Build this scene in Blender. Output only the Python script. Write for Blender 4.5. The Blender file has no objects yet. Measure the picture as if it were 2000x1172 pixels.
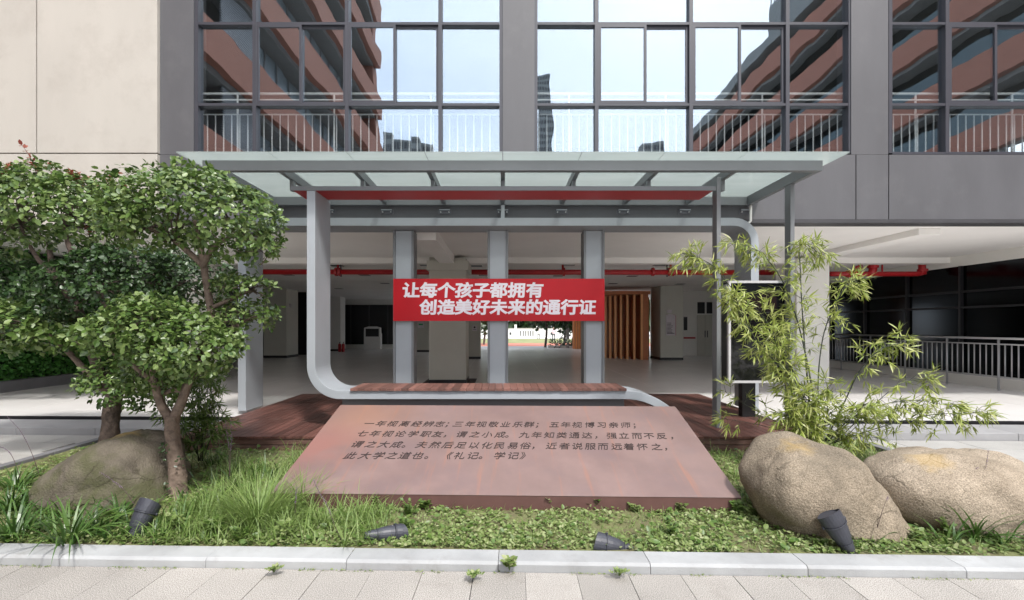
import bpy, math, random
import numpy as np
from mathutils import Vector, Matrix, Euler, noise
R = math.radians
random.seed(7); rng = np.random.default_rng(7)
SC = bpy.context.scene
COL = SC.collection

# ---------------------------------------------------------------- camera, sky, sun, exposure
F = 900.0; CX = 982.0; CY = 637.0; EYE = 1.6      # focal length and vanishing point of the photograph (2000 px wide)
cd = bpy.data.cameras.new('camera'); cam = bpy.data.objects.new('camera', cd); COL.objects.link(cam)
cam.location = (0, 0, EYE); cam.rotation_euler = (R(90), 0, 0)
cd.sensor_width = 36; cd.lens = F / 2000 * 36
cd.shift_x = (1000 - CX) / 2000; cd.shift_y = (CY - 586) / 2000
cd.clip_start = 0.05; cd.clip_end = 2000
SC.camera = cam
SUN_EL, SUN_AZ = 54, 28            # azimuth measured from straight behind the camera towards the right
w = bpy.data.worlds.new('World'); SC.world = w; w.use_nodes = True
nt = w.node_tree; nt.nodes.clear()
out = nt.nodes.new('ShaderNodeOutputWorld'); bg = nt.nodes.new('ShaderNodeBackground')
sky = nt.nodes.new('ShaderNodeTexSky'); sky.sky_type = 'NISHITA'; sky.sun_disc = False
sky.sun_elevation = R(SUN_EL); sky.sun_rotation = R(180 - SUN_AZ)
sky.air_density = 1.2; sky.dust_density = 3.0; sky.ozone_density = 1.0
tc = nt.nodes.new('ShaderNodeTexCoord'); mp = nt.nodes.new('ShaderNodeMapping'); mp.inputs['Scale'].default_value = (1, 1, 2.6)
nz = nt.nodes.new('ShaderNodeTexNoise'); nz.inputs['Scale'].default_value = 2.2; nz.inputs['Detail'].default_value = 6; nz.inputs['Roughness'].default_value = .55
rp = nt.nodes.new('ShaderNodeValToRGB'); rp.color_ramp.elements[0].position = .34; rp.color_ramp.elements[1].position = .68
rp.color_ramp.elements[0].color = (.45, .45, .45, 1); rp.color_ramp.elements[1].color = (.95, .95, .95, 1)
mx = nt.nodes.new('ShaderNodeMix'); mx.data_type = 'RGBA'
mx.inputs['B'].default_value = (8.6, 9.0, 9.6, 1)
L = nt.links.new
L(tc.outputs['Generated'], mp.inputs['Vector']); L(mp.outputs[0], nz.inputs['Vector']); L(nz.outputs['Fac'], rp.inputs[0])
L(rp.outputs[0], mx.inputs['Factor']); L(sky.outputs[0], mx.inputs['A']); L(mx.outputs['Result'], bg.inputs['Color'])
bg.inputs['Strength'].default_value = 0.15; L(bg.outputs[0], out.inputs['Surface'])
sd = bpy.data.lights.new('sun', 'SUN'); sd.energy = 2.0; sd.angle = R(6); sd.color = (1, .96, .91)
so = bpy.data.objects.new('sun', sd); COL.objects.link(so)
sdir = Vector((math.sin(R(SUN_AZ)) * math.cos(R(SUN_EL)), -math.cos(R(SUN_AZ)) * math.cos(R(SUN_EL)), math.sin(R(SUN_EL))))
so.rotation_euler = sdir.to_track_quat('Z', 'Y').to_euler(); so.location = (5, -8, 25)
SC.view_settings.view_transform = 'Standard'; SC.view_settings.look = 'None'; SC.view_settings.gamma = 1
SC.view_settings.use_curve_mapping = False; SC.view_settings.exposure = 1.12
SC.render.engine = 'CYCLES'
SC.cycles.max_bounces = 10; SC.cycles.diffuse_bounces = 7; SC.cycles.transparent_max_bounces = 12
SC.cycles.use_denoising = True

# ---------------------------------------------------------------- helpers
def P(x, y, D):                    # photo pixel at depth D -> point in the world
    return Vector(((x - CX) * D / F, D, EYE + (CY - y) * D / F))
def X(x, D): return (x - CX) * D / F
def Z(y, D): return EYE + (CY - y) * D / F
def G(x, y, z):                    # photo pixel on the horizontal plane z
    D = (EYE - z) * F / (y - CY); return Vector(((x - CX) * D / F, D, z))

def tag(o, label=None, cat=None, group=None, kind=None):
    if label: o['label'] = label
    if cat: o['category'] = cat
    if group: o['group'] = group
    if kind: o['kind'] = kind
    return o
def empty(name, loc=(0, 0, 0), rz=0, label=None, cat=None, group=None):
    o = bpy.data.objects.new(name, None); COL.objects.link(o); o.location = loc; o.rotation_euler.z = rz
    o.empty_display_size = .1
    return tag(o, label, cat, group)
def link(name, me, parent=None, loc=(0, 0, 0), rot=(0, 0, 0), scale=(1, 1, 1)):
    o = bpy.data.objects.new(name, me); COL.objects.link(o)
    o.location = loc; o.rotation_euler = rot; o.scale = scale
    if parent is not None: o.parent = parent
    return o
class MB:
    def __init__(s): s.v = []; s.f = []
    def box(s, a, b):
        x0, y0, z0 = a; x1, y1, z1 = b
        n = len(s.v)
        s.v += [(x0,y0,z0),(x1,y0,z0),(x1,y1,z0),(x0,y1,z0),(x0,y0,z1),(x1,y0,z1),(x1,y1,z1),(x0,y1,z1)]
        s.f += [tuple(n+i for i in q) for q in ((0,3,2,1),(4,5,6,7),(0,1,5,4),(1,2,6,5),(2,3,7,6),(3,0,4,7))]
        return s
    def prism(s, pts, axis, a, b):     # 2-D outline extruded along an axis: 'y' (x,z), 'z' (x,y), 'x' (y,z)
        n = len(s.v); k = len(pts)
        def mk(p, t): return {'y': (p[0], t, p[1]), 'z': (p[0], p[1], t), 'x': (t, p[0], p[1])}[axis]
        s.v += [mk(p, a) for p in pts] + [mk(p, b) for p in pts]
        s.f += [tuple(n+i for i in range(k)), tuple(n+k+i for i in reversed(range(k)))]
        s.f += [(n+i, n+k+i, n+k+(i+1) % k, n+(i+1) % k) for i in range(k)]
        return s
    def tube(s, pts, rad, seg=8, cap=True, wob=0, wf=8):
        pts = [Vector(p) for p in pts]; rad = rad if hasattr(rad, '__len__') else [rad]*len(pts)
        n0 = len(s.v); up = None
        for i, p in enumerate(pts):
            t = (pts[min(i+1, len(pts)-1)] - pts[max(i-1, 0)]).normalized()
            if up is None: up = Vector((0, 0, 1)) if abs(t.z) < .9 else Vector((1, 0, 0))
            a = t.cross(up)
            if a.length < 1e-5: a = t.orthogonal()
            a.normalize(); b = a.cross(t).normalized(); up = b
            for j in range(seg):
                th = 2*math.pi*j/seg; d = a*math.cos(th) + b*math.sin(th); r = rad[i]
                if wob: r *= 1 + wob*(noise.noise((p + d*.3)*wf) + .6*noise.noise((p + d*.2)*wf*2.7))
                s.v.append(tuple(p + d*r))
        for i in range(len(pts)-1):
            for j in range(seg):
                a_ = n0+i*seg+j; b_ = n0+i*seg+(j+1) % seg
                s.f.append((a_, b_, b_+seg, a_+seg))
        if cap:
            s.f.append(tuple(n0+j for j in reversed(range(seg)))); m = n0+(len(pts)-1)*seg
            s.f.append(tuple(m+j for j in range(seg)))
        return s
    def ribbon(s, pts, th, y0, y1):    # strip following an outline in x,z with a thickness to its left
        k = len(pts); inn = []
        for i, p in enumerate(pts):
            a = Vector(pts[max(i-1, 0)]); b = Vector(pts[min(i+1, k-1)]); t = (b-a).normalized()
            inn.append((p[0]-t.y*th, p[1]+t.x*th))
        n = len(s.v)
        for y in (y0, y1):
            s.v += [(p[0], y, p[1]) for p in pts] + [(p[0], y, p[1]) for p in inn]
        def q(*a): s.f.append(tuple(n+i for i in a))
        for i in range(k-1):
            q(i, i+1, k+i+1, k+i); q(2*k+i, 3*k+i, 3*k+i+1, 2*k+i+1)
            q(i, 2*k+i, 2*k+i+1, i+1); q(k+i, k+i+1, 3*k+i+1, 3*k+i)
        q(0, k, 3*k, 2*k); q(k-1, 3*k-1, 4*k-1, 2*k-1)
        return s
    def mesh(s, name, mat=None, smooth=False):
        me = bpy.data.meshes.new(name); me.from_pydata([tuple(v) for v in s.v], [], s.f); me.update()
        if mat: me.materials.append(mat)
        import bmesh
        bm = bmesh.new(); bm.from_mesh(me); bmesh.ops.recalc_face_normals(bm, faces=bm.faces); bm.to_mesh(me); bm.free()
        if smooth:
            for p in me.polygons: p.use_smooth = True
        return me
    def build(s, name, mat, parent=None, smooth=False, bev=0, loc=(0, 0, 0)):
        o = link(name, s.mesh(name, mat, smooth), parent, loc)
        if bev:
            m = o.modifiers.new('bevel', 'BEVEL'); m.width = bev; m.segments = 2; m.limit_method = 'ANGLE'
        return o
def bx(name, a, b, mat, parent=None, bev=0): return MB().box(a, b).build(name, mat, parent, bev=bev)

def mat(name, col, rough=.6, metal=0, var=.12, vs=3.0, bump=0, bs=60, spec=.5, col2=None, isl=0, orand=0, coat=0, streak=0, stretch=None, dirt=None):
    m = bpy.data.materials.new(name); m.use_nodes = True; n = m.node_tree; p = n.nodes['Principled BSDF']; l = n.links.new
    p.inputs['Roughness'].default_value = rough; p.inputs['Metallic'].default_value = metal
    p.inputs['Specular IOR Level'].default_value = spec; p.inputs['Coat Weight'].default_value = coat
    tc = n.nodes.new('ShaderNodeTexCoord'); mp = n.nodes.new('ShaderNodeMapping')
    src = tc.outputs['Object']
    if orand:
        oi = n.nodes.new('ShaderNodeObjectInfo'); va = n.nodes.new('ShaderNodeVectorMath'); va.operation = 'SCALE'
        cb = n.nodes.new('ShaderNodeCombineXYZ'); l(oi.outputs['Random'], cb.inputs[0]); l(oi.outputs['Random'], cb.inputs[1])
        va.inputs['Scale'].default_value = 37; l(cb.outputs[0], va.inputs[0]); ad = n.nodes.new('ShaderNodeVectorMath')
        l(src, ad.inputs[0]); l(va.outputs[0], ad.inputs[1]); src = ad.outputs[0]
    l(src, mp.inputs['Vector'])
    if stretch: mp.inputs['Scale'].default_value = stretch
    nz = n.nodes.new('ShaderNodeTexNoise'); nz.inputs['Scale'].default_value = vs; nz.inputs['Detail'].default_value = 8; nz.inputs['Roughness'].default_value = .62
    l(mp.outputs[0], nz.inputs['Vector'])
    rp = n.nodes.new('ShaderNodeValToRGB'); e = rp.color_ramp.elements
    c = Vector(col); c2 = Vector(col2) if col2 else None
    e[0].position = .3; e[1].position = .7
    e[0].color = (*(c*(1-var)), 1); e[1].color = (*((c2 if c2 else c*(1+var))), 1)
    l(nz.outputs['Fac'], rp.inputs[0]); cur = rp.outputs[0]
    if orand:
        hs = n.nodes.new('ShaderNodeHueSaturation'); mr = n.nodes.new('ShaderNodeMapRange')
        mr.inputs['To Min'].default_value = 1-orand; mr.inputs['To Max'].default_value = 1+orand
        l(oi.outputs['Random'], mr.inputs['Value']); l(mr.outputs[0], hs.inputs['Value']); l(cur, hs.inputs['Color']); cur = hs.outputs[0]
    if dirt:
        n2 = n.nodes.new('ShaderNodeTexNoise'); n2.inputs['Scale'].default_value = dirt[1]; n2.inputs['Detail'].default_value = 10; n2.inputs['Roughness'].default_value = .7
        l(src, n2.inputs['Vector']); r2 = n.nodes.new('ShaderNodeValToRGB'); r2.color_ramp.elements[0].position = dirt[2]; r2.color_ramp.elements[1].position = dirt[2]+.2
        l(n2.outputs['Fac'], r2.inputs[0]); m2 = n.nodes.new('ShaderNodeMix'); m2.data_type = 'RGBA'
        ml = n.nodes.new('ShaderNodeMath'); ml.operation = 'MULTIPLY'; ml.inputs[1].default_value = dirt[3]; l(r2.outputs[0], ml.inputs[0])
        l(ml.outputs[0], m2.inputs['Factor']); l(cur, m2.inputs['A']); m2.inputs['B'].default_value = (*dirt[0], 1); cur = m2.outputs['Result']
    l(cur, p.inputs['Base Color'])
    if bump:
        n3 = n.nodes.new('ShaderNodeTexNoise'); n3.inputs['Scale'].default_value = bs; n3.inputs['Detail'].default_value = 6
        l(mp.outputs[0], n3.inputs['Vector']); b = n.nodes.new('ShaderNodeBump'); b.inputs['Strength'].default_value = bump; b.inputs['Distance'].default_value = .01
        l(n3.outputs['Fac'], b.inputs['Height']); l(b.outputs[0], p.inputs['Normal'])
        rr = n.nodes.new('ShaderNodeMapRange'); rr.inputs['To Min'].default_value = rough*.85; rr.inputs['To Max'].default_value = min(1, rough*1.15)
        l(nz.outputs['Fac'], rr.inputs['Value']); l(rr.outputs[0], p.inputs['Roughness'])
    return m
def leafmat(name, cols, rough=.4, trans=.3, spec=.5):
    m = bpy.data.materials.new(name); m.use_nodes = True; n = m.node_tree; p = n.nodes['Principled BSDF']; l = n.links.new
    ge = n.nodes.new('ShaderNodeNewGeometry'); oi = n.nodes.new('ShaderNodeObjectInfo')
    ad = n.nodes.new('ShaderNodeMath'); ad.operation = 'ADD'; fr = n.nodes.new('ShaderNodeMath'); fr.operation = 'FRACT'
    l(ge.outputs['Random Per Island'], ad.inputs[0]); l(oi.outputs['Random'], ad.inputs[1]); l(ad.outputs[0], fr.inputs[0])
    rp = n.nodes.new('ShaderNodeValToRGB'); e = rp.color_ramp.elements
    while len(e) < len(cols): e.new(.5)
    for i, c in enumerate(cols): e[i].position = i/(len(cols)-1); e[i].color = (*c, 1)
    l(fr.outputs[0], rp.inputs[0]); l(rp.outputs[0], p.inputs['Base Color'])
    p.inputs['Roughness'].default_value = rough; p.inputs['Specular IOR Level'].default_value = spec
    tr = n.nodes.new('ShaderNodeBsdfTranslucent'); l(rp.outputs[0], tr.inputs['Color'])
    ms = n.nodes.new('ShaderNodeMixShader'); ms.inputs[0].default_value = trans
    o = n.nodes['Material Output']; l(p.outputs[0], ms.inputs[1]); l(tr.outputs[0], ms.inputs[2]); l(ms.outputs[0], o.inputs['Surface'])
    return m
def pane_fresnel(n, ior):          # same fresnel on both faces of a thin pane (no total internal reflection)
    fr = n.nodes.new('ShaderNodeFresnel'); ge = n.nodes.new('ShaderNodeNewGeometry'); mr = n.nodes.new('ShaderNodeMapRange')
    mr.inputs['To Min'].default_value = ior; mr.inputs['To Max'].default_value = 1/ior
    n.links.new(ge.outputs['Backfacing'], mr.inputs['Value']); n.links.new(mr.outputs[0], fr.inputs['IOR']); return fr
def glassmat(name, tint, refl, wav=.0, rough=0.0, gcol=(.9, .95, 1), wscale=1.1):
    m = bpy.data.materials.new(name); m.use_nodes = True; n = m.node_tree; n.nodes.clear(); l = n.links.new
    o = n.nodes.new('ShaderNodeOutputMaterial'); t = n.nodes.new('ShaderNodeBsdfTransparent'); t.inputs[0].default_value = (*tint, 1)
    g = n.nodes.new('ShaderNodeBsdfGlossy'); g.inputs['Color'].default_value = (*gcol, 1); g.inputs['Roughness'].default_value = rough
    fr = pane_fresnel(n, 1.5)
    mr = n.nodes.new('ShaderNodeMapRange'); mr.inputs['To Min'].default_value = refl; mr.inputs['To Max'].default_value = 1; l(fr.outputs[0], mr.inputs['Value'])
    ms = n.nodes.new('ShaderNodeMixShader'); l(mr.outputs[0], ms.inputs[0]); l(t.outputs[0], ms.inputs[1]); l(g.outputs[0], ms.inputs[2]); l(ms.outputs[0], o.inputs[0])
    if wav:
        tc = n.nodes.new('ShaderNodeTexCoord'); nz = n.nodes.new('ShaderNodeTexNoise'); nz.inputs['Scale'].default_value = wscale; nz.inputs['Detail'].default_value = 1.5
        b = n.nodes.new('ShaderNodeBump'); b.inputs['Strength'].default_value = 1; b.inputs['Distance'].default_value = wav
        oi = n.nodes.new('ShaderNodeObjectInfo'); nz.noise_dimensions = '4D'
        k = n.nodes.new('ShaderNodeMath'); k.operation = 'MULTIPLY'; k.inputs[1].default_value = 30; l(oi.outputs['Random'], k.inputs[0]); l(k.outputs[0], nz.inputs['W'])
        l(tc.outputs['Object'], nz.inputs['Vector']); l(nz.outputs['Fac'], b.inputs['Height']); l(b.outputs[0], g.inputs['Normal'])
    return m

M = {}
M['beige'] = mat('beige_stone_panel', (.45, .428, .388), .7, var=.05, vs=1.2, bump=.1, bs=90, stretch=(1, 1, .35), dirt=((.36, .33, .295), 1.6, .5, .45))
M['dark'] = mat('dark_grey_panel', (.094, .095, .103), .55, var=.10, vs=1.5, bump=.08, bs=50, stretch=(1, 1, .3), dirt=((.13, .13, .135), 2.2, .54, .4))
M['darkline'] = mat('dark_trim', (.05, .05, .055), .5)
M['frame'] = mat('window_frame_grey', (.048, .050, .062), .4, var=.06)
M['steel'] = mat('painted_grey_steel', (.335, .365, .395), .42, var=.06, vs=2, bump=.04, bs=30, dirt=((.28, .24, .2), 5, .62, .25))
M['steel_d'] = mat('painted_mid_grey_steel', (.165, .175, .185), .42, var=.06, vs=2, dirt=((.2, .15, .11), 6, .64, .3))
M['steel_dd'] = mat('painted_dark_grey_steel', (.105, .11, .125), .42, var=.06)
M['red'] = mat('red_paint', (.42, .022, .025), .4, var=.08)
M['banner'] = mat('red_banner_sheet', (.50, .006, .014), .42, var=.08, vs=.8, spec=.25)
M['white'] = mat('white_lettering', (.86, .80, .86), .4, var=.02)
M['whitep'] = mat('white_paint', (.72, .71, .69), .5, var=.04)
M['ceil'] = mat('ceiling_paint', (.84, .82, .79), .85, var=.05, vs=.5)
M['wallw'] = mat('interior_wall_paint', (.76, .75, .71), .8, var=.06, vs=.5)
M['col'] = mat('greenish_grey_column_paint', (.54, .53, .47), .6, var=.06, vs=.8)
M['black'] = mat('black_paint', (.012, .012, .014), .35)
M['pipe'] = mat('red_pipe_paint', (.38, .014, .018), .35, var=.1)
M['orange'] = mat('orange_timber_lit', (.85, .42, .17), .45, var=.15, vs=4, stretch=(1, 1, .1))  # brighter copy of the timber, front light put into the colour
M['orange_d'] = mat('orange_timber_shaded', (.50, .16, .055), .45, var=.15)  # darker copy for the shaded fin sides, also back, header and end
M['deck'] = mat('deck_timber', (.105, .046, .037), .45, var=.35, vs=9, bump=.35, bs=70, orand=.38, stretch=(2.2, .12, 1), dirt=((.19, .115, .10), 2.2, .54, .45))
M['fascia'] = mat('deck_fascia_timber', (.12, .065, .052), .6, var=.3, vs=8, bump=.3, bs=60, orand=.15, stretch=(.2, 1, 2), dirt=((.19, .17, .15), 4, .52, .5))
M['slat'] = mat('bench_slat_timber', (.16, .078, .062), .5, var=.3, vs=10, bump=.3, bs=60, orand=.38, stretch=(2.2, .2, 1))
M['kerb'] = mat('pale_granite_kerb', (.34, .35, .355), .7, var=.14, vs=2.6, bump=.3, bs=150, orand=.08, dirt=((.20, .19, .17), 5, .55, .5))
M['kerbd'] = mat('dark_granite_edging', (.16, .16, .17), .7, var=.12, vs=3, bump=.2, bs=120)
M['step'] = mat('grey_granite_step', (.29, .29, .295), .65, var=.1, vs=2, bump=.2, bs=150, orand=.06, dirt=((.25, .25, .24), 5, .58, .35))
M['rail'] = mat('stainless_steel_rail', (.42, .42, .43), .35, metal=.6, var=.03)
M['railw'] = mat('white_rail_paint', (.66, .66, .68), .4, var=.01)
M['lamp'] = mat('spotlight_graphite_plastic', (.040, .043, .055), .45, var=.15, vs=10, bump=.1, bs=90, dirt=((.2, .18, .15), 9, .62, .3))
M['glass'] = glassmat('tinted_window_glass', (.95, .97, .96), .215, .0042, gcol=(.80, .90, 1))
M['cglass'] = None
M['dglass'] = glassmat('dark_lobby_glass', (.03, .035, .04), .03, 0, .12, gcol=(.45, .5, .55))
M['terra'] = mat('terracotta_render', (.31, .128, .088), .8, var=.08, vs=.4)
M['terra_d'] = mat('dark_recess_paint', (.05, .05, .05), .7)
M['wingg'] = glassmat('wing_window_glass', (.05, .06, .06), .2, 0, gcol=(.26, .33, .36))
M['wingg_sky'] = mat('sky_tinted_wing_window', (.30, .37, .41), .15, var=.35, vs=.5)  # reflected sky painted as a pale blue base colour, not mirrored
M['wgrey'] = mat('grey_render', (.20, .21, .21), .8)

# frosted canopy glass
def canopy_glass():
    m = bpy.data.materials.new('greenish_canopy_glass'); m.use_nodes = True; n = m.node_tree; n.nodes.clear(); l = n.links.new
    o = n.nodes.new('ShaderNodeOutputMaterial'); t = n.nodes.new('ShaderNodeBsdfTransparent'); t.inputs[0].default_value = (.86, .90, .89, 1)
    tr = n.nodes.new('ShaderNodeBsdfTranslucent'); df = n.nodes.new('ShaderNodeBsdfDiffuse'); g = n.nodes.new('ShaderNodeBsdfGlossy'); g.inputs['Roughness'].default_value = .03
    tc = n.nodes.new('ShaderNodeTexCoord'); nz = n.nodes.new('ShaderNodeTexNoise'); nz.inputs['Scale'].default_value = 1.3; nz.inputs['Detail'].default_value = 9; nz.inputs['Roughness'].default_value = .7
    mp = n.nodes.new('ShaderNodeMapping'); mp.inputs['Scale'].default_value = (.35, 2.2, 1); l(tc.outputs['Object'], mp.inputs[0]); l(mp.outputs[0], nz.inputs['Vector'])
    rp = n.nodes.new('ShaderNodeValToRGB'); rp.color_ramp.elements[0].color = (.50, .56, .545, 1); rp.color_ramp.elements[1].color = (.64, .69, .67, 1); rp.color_ramp.elements[0].position = .3; rp.color_ramp.elements[1].position = .7
    l(nz.outputs['Fac'], rp.inputs[0]); l(rp.outputs[0], tr.inputs[0]); df.inputs[0].default_value = (.62, .70, .67, 1)
    m1 = n.nodes.new('ShaderNodeMixShader'); m1.inputs[0].default_value = .25; l(tr.outputs[0], m1.inputs[1]); l(df.outputs[0], m1.inputs[2])
    m2 = n.nodes.new('ShaderNodeMixShader'); m2.inputs[0].default_value = .45; l(t.outputs[0], m2.inputs[1]); l(m1.outputs[0], m2.inputs[2])
    fr = pane_fresnel(n, 1.45)
    m3 = n.nodes.new('ShaderNodeMixShader'); l(fr.outputs[0], m3.inputs[0]); l(m2.outputs[0], m3.inputs[1]); l(g.outputs[0], m3.inputs[2]); l(m3.outputs[0], o.inputs[0])
    return m
M['cglass'] = canopy_glass()
# polished indoor floor: pale tiles with soft, smeared sheen
M['floor'] = mat('polished_floor_tile', (.76, .745, .73), .24, var=.05, vs=.8, spec=.6)
def paver(name, c1, c2):           # speckled granite
    m = mat(name, c1, .75, var=.1, vs=1.4, bump=.22, bs=220, orand=.11, dirt=((.20, .175, .15), 2.6, .56, .45))
    n = m.node_tree; p = n.nodes['Principled BSDF']; lk = p.inputs['Base Color'].links[0]; cur = lk.from_socket
    tc = n.nodes.new('ShaderNodeTexCoord'); v = n.nodes.new('ShaderNodeTexNoise'); v.inputs['Scale'].default_value = 190; v.inputs['Detail'].default_value = 3
    n.links.new(tc.outputs['Object'], v.inputs['Vector']); r = n.nodes.new('ShaderNodeValToRGB'); r.color_ramp.elements[0].position = .40; r.color_ramp.elements[1].position = .60
    r.color_ramp.elements[0].color = (*c2, 1); r.color_ramp.elements[1].color = (1.12, 1.11, 1.1, 1)
    n.links.new(v.outputs['Fac'], r.inputs[0]); x = n.nodes.new('ShaderNodeMix'); x.data_type = 'RGBA'; x.blend_type = 'MULTIPLY'; x.inputs['Factor'].default_value = 1
    n.links.new(cur, x.inputs['A']); n.links.new(r.outputs[0], x.inputs['B']); n.links.new(x.outputs['Result'], p.inputs['Base Color'])
    return m
M['tile'] = paver('speckled_granite_paver', (.395, .378, .352), (.42, .41, .40))
M['tile2'] = paver('courtyard_granite_paver', (.34, .33, .32), (.80, .84, .82))

# weathered corten: patchy pink-brown with orange stain and runs
def corten():
    m = mat('weathered_corten_steel', (.195, .132, .121), .47, metal=0, var=.16, vs=1.5, bump=.06, bs=120, spec=.55, coat=.0)
    n = m.node_tree; l = n.links.new; p = n.nodes['Principled BSDF']; cur = p.inputs['Base Color'].links[0].from_socket
    tc = n.nodes.new('ShaderNodeTexCoord')
    def layer(cur, scale, sc, lo, hi, col, fac, grad=None):
        mp = n.nodes.new('ShaderNodeMapping'); mp.inputs['Scale'].default_value = scale; l(tc.outputs['Object'], mp.inputs[0])
        z = n.nodes.new('ShaderNodeTexNoise'); z.inputs['Scale'].default_value = sc; z.inputs['Detail'].default_value = 7; z.inputs['Roughness'].default_value = .6; l(mp.outputs[0], z.inputs['Vector'])
        r = n.nodes.new('ShaderNodeMapRange'); r.inputs['From Min'].default_value = lo; r.inputs['From Max'].default_value = hi; r.clamp = True
        r.inputs['To Max'].default_value = fac; l(z.outputs['Fac'], r.inputs['Value']); f = r.outputs[0]
        if grad:
            sp = n.nodes.new('ShaderNodeVectorMath'); sp.operation = 'DISTANCE'; sp.inputs[1].default_value = grad[0]; l(tc.outputs['Object'], sp.inputs[0])
            g = n.nodes.new('ShaderNodeMapRange'); g.inputs['From Min'].default_value = grad[1]; g.inputs['From Max'].default_value = grad[2]; g.inputs['To Min'].default_value = 1; g.inputs['To Max'].default_value = 0
            l(sp.outputs['Value'], g.inputs['Value']); k = n.nodes.new('ShaderNodeMath'); k.operation = 'MULTIPLY'; l(g.outputs[0], k.inputs[0]); l(f, k.inputs[1]); f = k.outputs[0]
        x = n.nodes.new('ShaderNodeMix'); x.data_type = 'RGBA'; l(f, x.inputs['Factor']); l(cur, x.inputs['A']); x.inputs['B'].default_value = (*col, 1)
        return x.outputs['Result']
    cur = layer(cur, (1, 1, 1), 1.1, .45, .64, (.135, .085, .082), .5)
    cur = layer(cur, (1, 1, 1), 2.3, .50, .68, (.16, .118, .122), .4)
    cur = layer(cur, (7, .45, 1), 1.6, .56, .70, (.30, .13, .075), .55)
    cur = layer(cur, (1, 1, 1), 1.2, .22, .5, (.28, .14, .085), .5, ((-1.65, 1.4, 0), .15, .75))
    cur = layer(cur, (1, 1, 1), 1.6, .3, .5, (.25, .095, .075), .6, ((-1.9, .75, 0), .1, .6))
    l(cur, p.inputs['Base Color']); return m
M['corten'] = corten()
M['corten_e'] = mat('corten_edge', (.11, .054, .048), .55, var=.15, vs=4, dirt=((.12, .06, .05), 3, .5, .4))
M['ink'] = mat('dark_engraved_fill', (.012, .006, .006), .7)
def rockmat(name, c1, c2, moss=None, mossf=.6, sp=1):
    m = mat(name, c1, .88, var=.28, vs=2.2, bump=1.0, bs=60, col2=c2, dirt=(tuple(Vector(c1)*.42), 2.6, .50, .6), spec=.2)
    n = m.node_tree; l = n.links.new; p = n.nodes['Principled BSDF']; cur = p.inputs['Base Color'].links[0].from_socket
    tc = n.nodes.new('ShaderNodeTexCoord')
    v = n.nodes.new('ShaderNodeTexNoise'); v.inputs['Scale'].default_value = 120; v.inputs['Detail'].default_value = 5; l(tc.outputs['Object'], v.inputs['Vector'])
    r = n.nodes.new('ShaderNodeValToRGB'); r.color_ramp.elements[0].position = .38; r.color_ramp.elements[1].position = .62
    r.color_ramp.elements[0].color = (1-.32*sp, 1-.33*sp, 1-.35*sp, 1); r.color_ramp.elements[1].color = (1+.22*sp, 1+.21*sp, 1+.2*sp, 1); l(v.outputs['Fac'], r.inputs[0])
    x = n.nodes.new('ShaderNodeMix'); x.data_type = 'RGBA'; x.blend_type = 'MULTIPLY'; x.inputs['Factor'].default_value = 1; l(cur, x.inputs['A']); l(r.outputs[0], x.inputs['B']); cur = x.outputs['Result']
    if moss:
        z = n.nodes.new('ShaderNodeTexNoise'); z.inputs['Scale'].default_value = 3.1; z.inputs['Detail'].default_value = 9; z.inputs['Roughness'].default_value = .65; l(tc.outputs['Object'], z.inputs['Vector'])
        g = n.nodes.new('ShaderNodeMapRange'); g.inputs['From Min'].default_value = .44; g.inputs['From Max'].default_value = .6; g.inputs['To Max'].default_value = mossf; l(z.outputs['Fac'], g.inputs['Value'])
        y = n.nodes.new('ShaderNodeMix'); y.data_type = 'RGBA'; l(g.outputs[0], y.inputs['Factor']); l(cur, y.inputs['A']); y.inputs['B'].default_value = (*moss, 1); cur = y.outputs['Result']
    # fine cracks: edges of large warped cells
    wz = n.nodes.new('ShaderNodeTexNoise'); wz.inputs['Scale'].default_value = 2.4; wz.inputs['Detail'].default_value = 7; l(tc.outputs['Object'], wz.inputs['Vector'])
    wm = n.nodes.new('ShaderNodeVectorMath'); wm.operation = 'MULTIPLY_ADD'; wm.inputs[1].default_value = (.55, .55, .55); l(wz.outputs['Color'], wm.inputs[0]); l(tc.outputs['Object'], wm.inputs[2])
    vz = n.nodes.new('ShaderNodeTexVoronoi'); vz.feature = 'DISTANCE_TO_EDGE'; vz.inputs['Scale'].default_value = 1.7; l(wm.outputs[0], vz.inputs['Vector'])
    vr = n.nodes.new('ShaderNodeMapRange'); vr.inputs['From Min'].default_value = 0; vr.inputs['From Max'].default_value = .016; vr.inputs['To Min'].default_value = .62; vr.inputs['To Max'].default_value = 0; l(vz.outputs['Distance'], vr.inputs['Value'])
    gate = n.nodes.new('ShaderNodeTexNoise'); gate.inputs['Scale'].default_value = 1.9; l(tc.outputs['Object'], gate.inputs['Vector'])
    gr_ = n.nodes.new('ShaderNodeMapRange'); gr_.inputs['From Min'].default_value = .48; gr_.inputs['From Max'].default_value = .58; l(gate.outputs['Fac'], gr_.inputs['Value'])
    gm = n.nodes.new('ShaderNodeMath'); gm.operation = 'MULTIPLY'; l(vr.outputs[0], gm.inputs[0]); l(gr_.outputs[0], gm.inputs[1])
    cx_ = n.nodes.new('ShaderNodeMix'); cx_.data_type = 'RGBA'; l(gm.outputs[0], cx_.inputs['Factor']); l(cur, cx_.inputs['A']); cx_.inputs['B'].default_value = (.03, .024, .018, 1); cur = cx_.outputs['Result']
    l(cur, p.inputs['Base Color'])
    z = n.nodes.new('ShaderNodeTexVoronoi'); z.inputs['Scale'].default_value = 26; l(tc.outputs['Object'], z.inputs['Vector'])
    return m
M['rock'] = rockmat('buff_weathered_rock', (.20, .17, .13), (.34, .285, .215))
M['rock2'] = rockmat('pale_pinkish_rock', (.29, .24, .18), (.41, .35, .275))
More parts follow.
